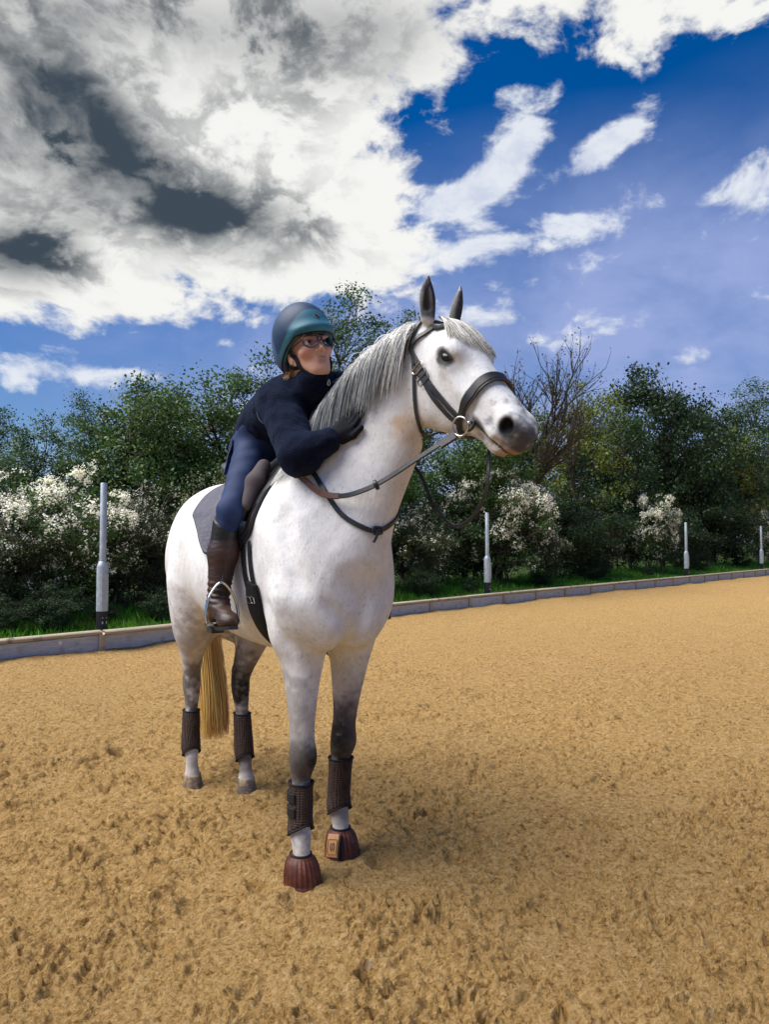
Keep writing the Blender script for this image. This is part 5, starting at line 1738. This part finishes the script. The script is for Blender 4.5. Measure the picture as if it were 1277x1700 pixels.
# ================================================================== the rider (same frame as the horse)
def w2l(v):                                   # world direction -> horse frame
    v = np.asarray(v, float); return np.array([v @ _HF, v @ _HL, v[2]])
R_C = np.array([.620, -.082, 2.112])          # middle of the head
R_U = unit(w2l((-.27, .10, .955)))
_f = w2l((.50, -.86, .06)); R_F = unit(_f - (_f @ R_U) * R_U)
R_L = np.cross(R_U, R_F)                       # rider's own left
R_R = np.stack([R_F, R_L, R_U])
HS = 1.10                                     # head size
def rp(f, l, u): return R_C + HS * (f * R_F + l * R_L + u * R_U)
def hr(*r): return np.array(r) * HS

SH = {1: np.array([.495, -.160, 1.925]), -1: np.array([.565, .085, 1.985])}     # 1 = rider's right
EL = {1: np.array([.715, -.168, 1.690]), -1: np.array([.66, .27, 1.83])}
WR = {1: np.array([.800, -.090, 1.735]), -1: np.array([.745, .255, 1.76])}
HIP = {1: np.array([.10, -.10, 1.775]), -1: np.array([.10, .10, 1.775])}
KN = {1: np.array([.365, -.312, 1.475]), -1: np.array([.365, .312, 1.475])}
AN = {1: np.array([.335, -.350, 1.090]), -1: np.array([.335, .350, 1.090])}
TO = {1: np.array([.495, -.360, 1.040]), -1: np.array([.495, .360, 1.040])}
PEL = np.array([.06, 0, 1.80]); WAI = np.array([.17, -.02, 1.90]); CHE = np.array([.43, -.04, 1.940]); NEK = np.array([.535, -.065, 2.010])
T_LAT = [(0, 1, 0), (.15, 1, 0), (.45, .9, 0), (.45, .9, .05)]

def head_field(F):
    F.ell(rp(-.012, 0, .035), hr(.096, .074, .088), R_R, k=.02)
    F.ell(rp(.028, 0, -.028), hr(.060, .055, .070), R_R, k=.03)
    F.ell(rp(.060, 0, -.088), hr(.024, .022, .020), R_R, k=.04)     # chin
    for s in (-1, 1):
        F.ell(rp(.058, s * .038, -.018), hr(.026, .026, .022), R_R, k=.02)   # cheek
        F.cap(rp(.005, s * .056, -.045), rp(.052, s * .020, -.090), .015, .013, k=.035)
        F.ell(rp(.086, s * .031, .009), hr(.013, .018, .0085), R_R, k=.012, op='-')
        F.ell(rp(-.002, s * .074, -.012), hr(.020, .008, .030), R_R, k=.006)  # ear
        F.ell(rp(.082, s * .030, .028), hr(.012, .026, .007), R_R, k=.012)   # brow
    F.cap(rp(.088, 0, .006), rp(.108, 0, -.026), .0065, .0095, k=.012)  # nose
    for s in (-1, 1): F.ell(rp(.098, s * .011, -.030), hr(.010, .008, .007), R_R, k=.006)
    F.ell(rp(.085, 0, -.057), hr(.011, .024, .0055), R_R, k=.008)      # lips
    F.ell(rp(.083, 0, -.067), hr(.011, .020, .0055), R_R, k=.008)
    F.cap(rp(.102, -.022, -.0615), rp(.102, .022, -.0615), .003, .003, k=.005, op='-')
    F.cap(rp(-.02, 0, -.06), NEK, .052, .060, k=.03)

def torso(F, o, k=.04):
    F.tube([(*(PEL - (.06, 0, .03)), .13 + o, .09 + o), (*PEL, .165 + o, .105 + o), (*WAI, .145 + o, .095 + o), (*CHE, .140 + o, .100 + o), (*(NEK + (.0, 0, -.03)), .10 + o, .07 + o)], T_LAT, k=k, n=34)
def arm(F, s, o, k=.04, r=(.052, .043, .032)):
    F.cap(SH[s], EL[s], r[0] + o, r[1] + o, k=k)
    F.cap(EL[s], WR[s], r[1] + o, r[2] + o, k=.02)
def leg(F, s, o, k=.05):
    F.cap(HIP[s], KN[s], .080 + o, .047 + o, k=k)
    F.cap(KN[s], KN[s] * .55 + AN[s] * .45 + np.array([-.02, 0, 0]), .045 + o, .045 + o, k=.03)
    F.cap(KN[s] * .55 + AN[s] * .45 + np.array([-.02, 0, 0]), AN[s], .045 + o, .034 + o, k=.03)

# hand lying on the neck: finger chains follow the neck's surface
def hand_paths(s):
    w = WR[s]
    if s == 1:
        kn0 = np.array([.848, -.038, 1.800]); tip = np.array([.873, .016, 1.880]); across = unit(np.array([.55, .30, -.62]))
    else:
        kn0 = np.array([.775, .26, 1.69]); tip = np.array([.79, .25, 1.61]); across = unit(np.array([.6, .0, .5]))
    fing = []
    for i, (a, ln) in enumerate(((-.028, .88), (-.0095, 1.0), (.009, .97), (.027, .78))):
        p0 = kn0 + across * a
        d = (tip - kn0) * ln + across * a * .10
        p1 = p0 + d * .5; p2 = p0 + d * .95
        Q = HFIELD.project(np.array([p0, p1, p2]), .016)
        if s == 1: Q[0] = HFIELD.project(Q[:1], .024)[0]
        fing.append(Q)
    th = np.array([w * .55 + kn0 * .45 - across * -.03 * s, kn0 * .9 + w * .1 + across * .052, kn0 + across * .060 + (tip - kn0) * .35])
    th = HFIELD.project(th, .018)
    return kn0, across, fing, th
def hand(F, s, o):
    w = WR[s]; kn0, across, fing, th = hand_paths(s)
    kc = HFIELD.project(kn0[None], .024)[0]
    for a in (-.022, 0, .022):
        F.cap(w + across * a * .5, kc + across * a * 1.1, .016 + o, .015 + o, k=.02)
    for i, Q in enumerate(fing):
        r = (.0095, .010, .0098, .0085)[i] + o
        F.cap(Q[0], Q[1], r + .0008, r, k=.006); F.cap(Q[1], Q[2], r, r - .0012, k=.004)
    F.cap(th[0], th[1], .014 + o, .0115 + o, k=.015); F.cap(th[1], th[2], .0115 + o, .009 + o, k=.006)

# ---- body (skin), one continuous mesh
FB = Field()
torso(FB, -.012)
for s in (1, -1):
    arm(FB, s, -.008); leg(FB, s, -.026); hand(FB, s, -.0035)
    FB.cap(AN[s], TO[s] - (.03, 0, 0), .022, .014, k=.03)
head_field(FB)
V, Fq = sdf_mesh('person', FB, (-.12, -.46, .98), (1.02, .46, 2.30), .0075)
def skin_colour(V):
    q = (V - R_C) @ R_R.T / HS
    c = np.repeat(np.array([[.62, .36, .26]]), len(V), 0)
    def b(c, col, w): return c * (1 - np.clip(w, 0, 1)[:, None]) + np.array(col) * np.clip(w, 0, 1)[:, None]
    e = lambda p, r: np.sqrt((((q - np.array(p)) / np.array(r)) ** 2).sum(1))
    for s in (-1, 1):
        c = b(c, (.62, .25, .18), .55 * np.clip(1.4 - e((.07, s * .040, -.028), (.03, .026, .024)), 0, 1))
        br = e((.09, s * .032, .031), (.02, .024, .0055))
        c = b(c, (.16, .085, .05), .9 * np.clip((1.3 - br) * 2, 0, 1))
        ld = e((.085, s * .031, .016), (.02, .020, .004))
        c = b(c, (.05, .03, .025), .85 * np.clip((1.2 - ld) * 2.5, 0, 1))
        ld = e((.085, s * .031, .010), (.02, .019, .011))
        c = b(c, (.30, .16, .12), .6 * np.clip((1.2 - ld) * 2.5, 0, 1))
    lip = np.minimum(e((.095, 0, -.056), (.02, .023, .0065)), e((.095, 0, -.067), (.02, .020, .0065)))
    c = b(c, (.46, .20, .165), .8 * np.clip((1.15 - lip) * 3, 0, 1))
    c = b(c, (.60, .28, .20), .4 * np.clip(1.3 - e((.108, 0, -.026), (.015, .014, .014)), 0, 1))
    return c.astype(np.float32)
def _skin(n): n.base(n.attr('Col')); n.bump(n.noise(n.obj(), 160, 3), .08, .002)
M_SKIN = mat('skin', (.6, .36, .27), .62, .22, nodes=_skin)
M_SKIN.node_tree.nodes['Principled BSDF'].inputs['Subsurface Weight'].default_value = .12
M_SKIN.node_tree.nodes['Principled BSDF'].inputs['Subsurface Radius'].default_value = (.012, .005, .003)
rider = mobj('person', np_mesh('person', V, Fq, col=skin_colour(V)), M_SKIN, loc=HO, rotz=HROT)
tag(rider, 'rider in navy fleece and riding helmet leaning forward on the saddle, hugging the horse\'s neck', 'person')

# ---- jacket
def _fleece(n):
    o = n.obj()
    v = n.vor(o, 260); w = n.noise(o, 90, 4, .65)
    n.base(n.ramp(w, (.3, (.0020, .003, .010)), (.75, (.007, .011, .032))))
    n.bump(n.math('ADD', n.math('MULTIPLY', v, -1), w), .8, .005)
M_FLEECE = mat('navy fleece', (.012, .016, .035), .95, .1, nodes=_fleece)
M_FLEECE.node_tree.nodes['Principled BSDF'].inputs['Sheen Weight'].default_value = .12
M_FLEECE.node_tree.nodes['Principled BSDF'].inputs['Sheen Tint'].default_value = (.25, .40, .75, 1)
FJ = Field()
torso(FJ, .022, .05)
for s in (1, -1):
    FJ.ell(SH[s] + (.0, 0, -.005), (.080, .075, .075), None, k=.06)
    arm(FJ, s, .028, .05, (.056, .052, .026))
    FJ.cap(WR[s] * .85 + EL[s] * .15, WR[s], .050, .043, k=.01)
FJ.ell(EL[1] + (-.005, .0, -.012), (.075, .065, .065), None, k=.05)
FJ.cap(NEK + (.005, 0, -.04), rp(-.01, 0, -.105), .082, .078, k=.03)           # collar
FJ.cap(NEK, rp(.02, 0, -.02), .052, .066, k=.008, op='-')
for s in (1, -1): FJ.plane(WR[s] + unit(WR[s] - EL[s]) * .008, WR[s] - EL[s], k=.006) if False else None
hem_n = unit(np.array([-.62, 0, -.78]))
FJ.plane(PEL + np.array([.055, 0, -.045]), hem_n, k=.012, op='&')
FJ.noise(lambda P: (.006 * vnoise(P * np.array([1, 1, 1.0]), 15, 3) + .004 * vnoise(P, 34, 5)).astype(np.float32))
V, Fq = sdf_mesh('jacket', FJ, (-.14, -.40, 1.50), (1.0, .46, 2.14), .008)
jk = mobj('jacket', np_mesh('jacket', relax(V, Fq, 2), Fq), M_FLEECE, rider)
jk['label'] = 'navy fleece zip jacket'
# piping seam on the sleeve, zip with metal puller
M_PIPE = mat('pale piping', (.12, .14, .22), .8)
sm = np.array([SH[1] + (-.10, -.02, .045), SH[1] + (-.075, -.07, -.03), SH[1] + (-.03, -.06, -.12), SH[1] + (.05, -.05, -.22), EL[1] + (-.075, -.01, .02)])
Pp = FJ.project(catmull(sm, 40), .0)
part('seam', rope(Pp, .0028, 60, 5), M_PIPE, jk, True)
zp = np.array([rp(.075, .012, -.118), rp(.085, .03, -.16), rp(.075, .06, -.22), rp(.055, .10, -.30)])
Pz = FJ.project(catmull(zp, 24), .0)
part('zip', sweep(Pz, FJ.grad(Pz, .02), strap_prof(.012, .003)), M_WEB, jk)
Pz0 = FJ.project(rp(.085, .028, -.150)[None], .003)[0]; Nz = FJ.grad(Pz0[None], .02)[0]
dn = unit(-R_U - (-R_U @ Nz) * Nz); sdz = np.cross(Nz, dn)
part('zip_puller', rope(np.array([Pz0, Pz0 + dn * .008 + sdz * .005, Pz0 + dn * .022 + sdz * .006, Pz0 + dn * .022 - sdz * .006, Pz0 + dn * .008 - sdz * .005]), .0022, 30, 6, True), M_STEEL, jk, True)

# ---- breeches
M_BREECH = mat('navy breeches', (.022, .034, .082), .72, .25, nodes=lambda n: (n.base(n.ramp(n.noise(n.obj(), 12, 4), (.3, (.010, .022, .068)), (.7, (.020, .040, .115)))), n.bump(n.noise(n.obj(), 34, 4, .6), .25, .006)))
FR = Field()
FR.tube([(*(PEL - (.075, 0, .045)), .14, .09), (*PEL, .178, .118), (*WAI, .160, .108)], (0, 1, 0), k=.04, n=16)
FR.ell(PEL + (-.05, -.075, -.02), (.10, .09, .10), None, k=.05); FR.ell(PEL + (-.05, .075, -.02), (.10, .09, .10), None, k=.05)
for s in (1, -1): leg(FR, s, .004)
FR.custom(lambda P: (1.325 - P[:, 2]), (0, 0, 0), 100, .004)
FR.noise(lambda P: (.0035 * vnoise(P, 22, 3) + .016 * np.clip((1.418 - .6 * (P[:, 0] - .35) - P[:, 2]) / .03, 0, 1)).astype(np.float32))
V, Fq = sdf_mesh('breeches', FR, (-.18, -.42, 1.29), (.52, .42, 2.02), .009)
bre = mobj('breeches', np_mesh('breeches', relax(V, Fq, 2), Fq), M_BREECH, rider)
# phone pocket on the thigh
pk = np.array([HIP[1] + (-.055, -.085, .03), HIP[1] + (-.02, -.115, -.06), HIP[1] + (.03, -.14, -.15)])
Pp = FR.project(catmull(pk, 14), .0)
part('pocket', sweep(Pp, FR.grad(Pp, .03), strap_prof(.095, .006, -.002)), M_BREECH, bre)

# ---- riding boots
def _boot(n):
    o = n.obj()
    g = n.noise(n.mapping(o, (1, 1, 2.5)), 9, 5, .6)
    n.base(n.mix(1.0, n.ramp(g, (.3, (.018, .009, .007)), (.7, (.060, .024, .016))), n.attr('Col'), 'MULTIPLY'))
    n.rough(n.mapr(g, .3, .7, .40, .58))
    n.bump(n.noise(n.mapping(o, (1, 1, 3)), 24, 4, .6), .35, .008)
M_RBOOT = mat('brown riding boot', (.05, .02, .014), .35, .5, nodes=_boot)
for s in (1, -1):
    F = Field()
    mid = KN[s] * .55 + AN[s] * .45 + np.array([-.02, 0, 0])
    top = KN[s] * .80 + AN[s] * .20 + np.array([-.012, 0, .02])
    F.cap(top + (0, 0, .03), mid, .055, .058, k=.02); F.cap(mid, AN[s] + (0, 0, .02), .060, .043, k=.03)
    heel = AN[s] + np.array([-.022, 0, -.052])
    F.cap(AN[s] + (.0, 0, .0), heel, .040, .034, k=.03)
    F.cap(AN[s] + (.03, 0, -.02), TO[s] + (-.03, 0, .0), .039, .034, k=.03)
    F.ell(TO[s] + (-.01, 0, -.004), (.050, .040, .031), None, k=.03)
    F.custom(lambda P, s=s: (P[:, 2] - (1.437 - .60 * (P[:, 0] - .35))), (0, 0, 0), 100, .004)
    F.noise(lambda P: (.004 * np.exp(-((P[:, 2] - 1.14) / .06) ** 2) * np.sin(P[:, 2] * 260 + 2.5 * vnoise(P, 14, 4))).astype(np.float32))
    V, Fq = sdf_mesh('riding_boot', F, AN[s] - (.16, .12, .14), AN[s] + (.25, .12, .46), .0075)
    up_b = np.clip((V[:, 2] - 1.352) / .004, 0, 1)[:, None]
    bc_ = np.array([[1., 1., 1.]]) * (1 - up_b) + np.array([[.10, .16, .20]]) * up_b      # black elastic above the brown leg
    bo = mobj('riding_boot', np_mesh('riding_boot', relax(V, Fq, 1), Fq, col=bc_.astype(np.float32)), M_RBOOT, rider)
    # sole and heel block
    mb = MB()
    P = catmull(np.array([heel + (-.03, 0, -.040), AN[s] + (.03, 0, -.082), TO[s] + (-.04, 0, -.037), TO[s] + (.035, 0, -.026)]), 16)
    w = np.interp(np.linspace(0, 1, 16), [0, .1, .3, .6, .9, 1], [.022, .032, .030, .040, .034, .018])
    prof = np.array([[(-a, -.006), (a, -.006), (a, .007), (-a, .007)] for a in w])
    part('sole', sweep(P, fix_side(P, (0.25, 0, 1)), prof), M_BLACK, bo)
    hb = MB(); hb.box(heel + (-.004, 0, -.052), (.058, .056, .028), bev=.004); hb.build('heel', M_BLACK, bo)
    # laces at the back of the elastic top
    for k in range(4):
        z = 1.385 + k * .022
        a = F.project(np.array([(top[0] - .050, top[1] - .035 * s, z), (top[0] - .062, top[1] - .005 * s, z + .010)]), .006)
        part('lace', rope(np.vstack([a[0], (a[0] + a[1]) / 2 + (-.004, 0, 0), a[1]]), .0026, 8, 5), M_WEB, bo, True)

# ---- gloves
M_GLOVE = mat('black glove', (.004, .005, .010), .75, .2, nodes=lambda n: n.bump(n.noise(n.obj(), 120, 3), .35, .003))
for s in (1, -1):
    F = Field(); hand(F, s, .002)
    d = unit(WR[s] - EL[s])
    F.cap(WR[s] - d * .035, WR[s] + d * .01, .036, .031, k=.015)
    pts = np.vstack([WR[s][None]] + [q for q in hand_paths(s)[2]])
    V, Fq = sdf_mesh('glove', F, pts.min(0) - .07, pts.max(0) + .05, .0042)
    gl = mobj('glove', np_mesh('glove', V, Fq), M_GLOVE, rider)
    if s == 1:
        # stitched cuff tab and small pale emblems
        for (a, b) in ((.010, .012), (-.012, -.012)):
            c = F.project((WR[s] + d * a + np.array([.0, -.04, .02 + b]))[None], .001)[0]; N = F.grad(c[None], .01)[0]
            e1 = unit(np.cross(N, (0, 0, 1))); e2 = np.cross(N, e1)
            part('emblem', rope(np.array([c + e1 * .006, c + e2 * .006, c - e1 * .006, c - e2 * .003]), .0018, 20, 5, True), mat('pale print', (.7, .7, .68), .5), gl, True)

# ---- helmet
def helmet():
    F = Field()
    F.ell(rp(-.018, 0, .066), hr(.128, .108, .112), R_R, k=.03)
    F.ell(rp(-.045, 0, .020), hr(.098, .103, .095), R_R, k=.03)
    F.ell(rp(-.005, 0, .084), hr(.118, .099, .112), R_R, k=.03)
    F.ell(rp(.080, 0, .052), hr(.050, .078, .022), R_R, k=.03)        # short peak
    F.ell(rp(-.005, 0, .02), hr(.105, .085, .110), R_R, k=.004, op='-')
    # brim line: high over the face, low at the nape
    def brim(P):
        q = (P - R_C) @ R_R.T / HS
        line = np.interp(q[:, 0], [-.16, -.08, -.03, .03, .08, .14], [-.040, -.044, -.018, .012, .034, .030])
        return (HS * (line - q[:, 2])).astype(np.float32)
    F.custom(brim, (0, 0, 0), 100, .006)
    V, Fq = sdf_mesh('helmet', F, R_C - .21, R_C + .21, .006)
    q = (V - R_C) @ R_R.T / HS
    c = np.repeat(np.array([[.012, .040, .095]]), len(V), 0)       # navy crown
    side = np.clip((-q[:, 0] - .028 + .3 * (q[:, 2] - .05) * 0) / .006, 0, 1)[:, None]
    c = c * (1 - side) + np.array([.060, .10, .20]) * side       # blue-grey back panels
    front = q[:, 0] > -.028
    arc = .088 + .042 * np.clip(q[:, 0] / .11, -1, 1) - (np.abs(q[:, 1]) / .105) ** 2 * .060
    w = (np.clip((arc - q[:, 2]) / .004, 0, 1) * front)[:, None]
    c = c * (1 - w) + np.array([.028, .135, .20]) * w             # teal crescent above the peak
    return F, V, Fq, c
FH, V, Fq, hc = helmet()
def _helm(n): n.base(n.attr('Col')); n.bump(n.noise(n.obj(), 240, 2), .25, .002)
M_HELM = mat('helmet cover', (.02, .06, .1), .55, .35, nodes=_helm)
hm = mobj('riding_helmet', np_mesh('riding_helmet', V, Fq, col=hc.astype(np.float32)), M_HELM, rider)
hm['label'] = 'navy and teal riding helmet'
# rim trim and badge
a = np.linspace(0, 2 * math.pi, 61)[:-1]
qr = np.c_[-.018 + .135 * np.cos(a), .110 * np.sin(a), np.interp(-.018 + .135 * np.cos(a), [-.16, -.08, -.03, .03, .08, .14], [-.040, -.044, -.018, .012, .034, .030])]
Pr = FH.project(R_C + HS * qr @ R_R, -.001)
part('rim', rope(Pr, .0040, 120, 6, True), M_WEB, hm, True)
bc = FH.project(rp(.13, .012, .098)[None], .002)[0]; Nb = FH.grad(bc[None], .01)[0]
e2 = unit(R_U - (R_U @ Nb) * Nb); e1 = np.cross(Nb, e2)
part('badge', rope(np.array([bc + e2 * .012, bc + e1 * .011, bc - e2 * .012, bc - e1 * .011]), .0018, 4, 6, True), M_STEEL, hm)
part('badge_ring', rope(np.array([bc + (math.cos(t) * e1 + math.sin(t) * e2) * .0055 for t in np.linspace(0, 6.283, 13)[:-1]]), .0016, 24, 5, True), mat('badge dark', (.02, .02, .03), .4), hm, True)
# harness straps
for s in (-1, 1):
    P = [rp(.025, s * .085, .010), rp(.030, s * .075, -.03), rp(.032, s * .064, -.070), rp(.045, s * .040, -.108), rp(.055, 0, -.122)]
    Pp = FB.project(catmull(np.array(P), 24), .003)
    part('chin_strap', sweep(Pp, FB.grad(Pp, .02), strap_prof(.020, .004)), M_WEB, hm)
    P = [rp(-.06, s * .085, -.035), rp(-.02, s * .080, -.045), rp(.020, s * .070, -.060)]
    Pp = FB.project(catmull(np.array(P), 14), .003)
    part('chin_strap', sweep(Pp, FB.grad(Pp, .02), strap_prof(.018, .004)), M_WEB, hm)
# ---- glasses
gs = empty('glasses', (0, 0, 0), 0, rider)
M_FRAME = mat('dark frames', (.02, .010, .016), .25, .5)
M_LENS = mat('spectacle lens', (.9, .88, .95), .02, .5, **{'Transmission Weight': 1.0, 'IOR': 1.12})
for s in (-1, 1):
    c = rp(.108, s * .0355, .004); ax1 = unit(R_L - s * .22 * R_F); ax2 = unit(R_U + .10 * R_F)
    ring_ = np.array([c + .0305 * (math.cos(t) * ax1 * 1.05 + math.sin(t) * ax2 * .92) for t in np.linspace(0, 6.2832, 25)[:-1]])
    part('rim', rope(ring_, .0025, 48, 6, True), M_FRAME, gs, True)
    nrm = unit(np.cross(ax1, ax2)); L_ = [c + nrm * .0] + list(ring_ * .94 + c * .06)
    Vl = np.array(L_ + [v - nrm * .0012 for v in L_]); k = 24
    Fl = [[0, 1 + i, 1 + (i + 1) % k] for i in range(k)] + [[25, 26 + (i + 1) % k, 26 + i] for i in range(k)] + [[1 + i, 26 + i, 26 + (i + 1) % k, 1 + (i + 1) % k] for i in range(k)]
    part('lens', (Vl, Fl), M_LENS, gs)
    part('temple', rope(np.array([c + ax1 * s * .0315 + ax2 * .006, rp(.07, s * .072, .010), rp(.0, s * .084, .004), rp(-.02, s * .084, -.01)]), .0022, 20, 6), M_FRAME, gs, True)
part('bridge', rope(np.array([rp(.1105, -.009, .010), rp(.1170, 0, .013), rp(.1105, .009, .010)]), .0024, 12, 6), M_FRAME, gs, True)
# ---- eyes
M_WHITE = mat('eye white', (.72, .70, .68), .2); M_IRIS = mat('iris', (.045, .05, .06), .1)
gaze = unit(R_F + .25 * R_L + .05 * R_U)
for s in (-1, 1):
    c = rp(.0735, s * .031, .009)
    mb = MB(); pr = [(max(.0132 * math.sin(math.pi * i / 10), .0003), -.0132 * math.cos(math.pi * i / 10)) for i in range(11)]
    mb.lathe(pr, 16, c=c); e = mb.build('eye', M_WHITE, rider, True)
    mb = MB(); Mq = Vector((0, 0, 1)).rotation_difference(Vector(gaze)).to_matrix()
    mb.lathe([(.0080, .0110), (.0062, .0124), (.0030, .0136), (.0003, .0141)], 14, c=c, M=Mq); mb.build('iris', M_IRIS, e, True)
# ---- hair: a fair knot at the nape and wisps on the brow
def _fair(n): n.base(n.attr('Col'))
def hair_tuft(root, end, n, spread, r0, seed):
    r = np.random.default_rng(seed)
    A = root + r.normal(size=(n, 3)) * spread; B = end + r.normal(size=(n, 3)) * spread * 1.3
    seg = 7; t = np.linspace(0, 1, seg)
    P = A[:, None] * (1 - t)[None, :, None] + B[:, None] * t[None, :, None]
    P[:, :, :] += (np.sin(math.pi * t)[None, :, None]) * r.normal(size=(n, 1, 3)) * spread * .8 - np.array([0, 0, .012]) * (t ** 2)[None, :, None]
    V, F, _ = strands(A, None, None, np.full(n, r0), seg, lambda t: P, seed)
    c = np.array([.62, .44, .24]) * (1 + .25 * r.normal(size=(n, 1)))
    return V, F, np.repeat(np.clip(c, .1, .9), seg * 3, 0).astype(np.float32)
a1 = hair_tuft(rp(-.070, -.050, -.040), rp(-.092, -.070, -.076), 420, .010, .0010, 1)
V, Fq, c = a1
ha = mobj('hair', np_mesh('hair', V, Fq, True, c), M_HAIR, rider)
ha['label'] = 'fair hair showing below the helmet'
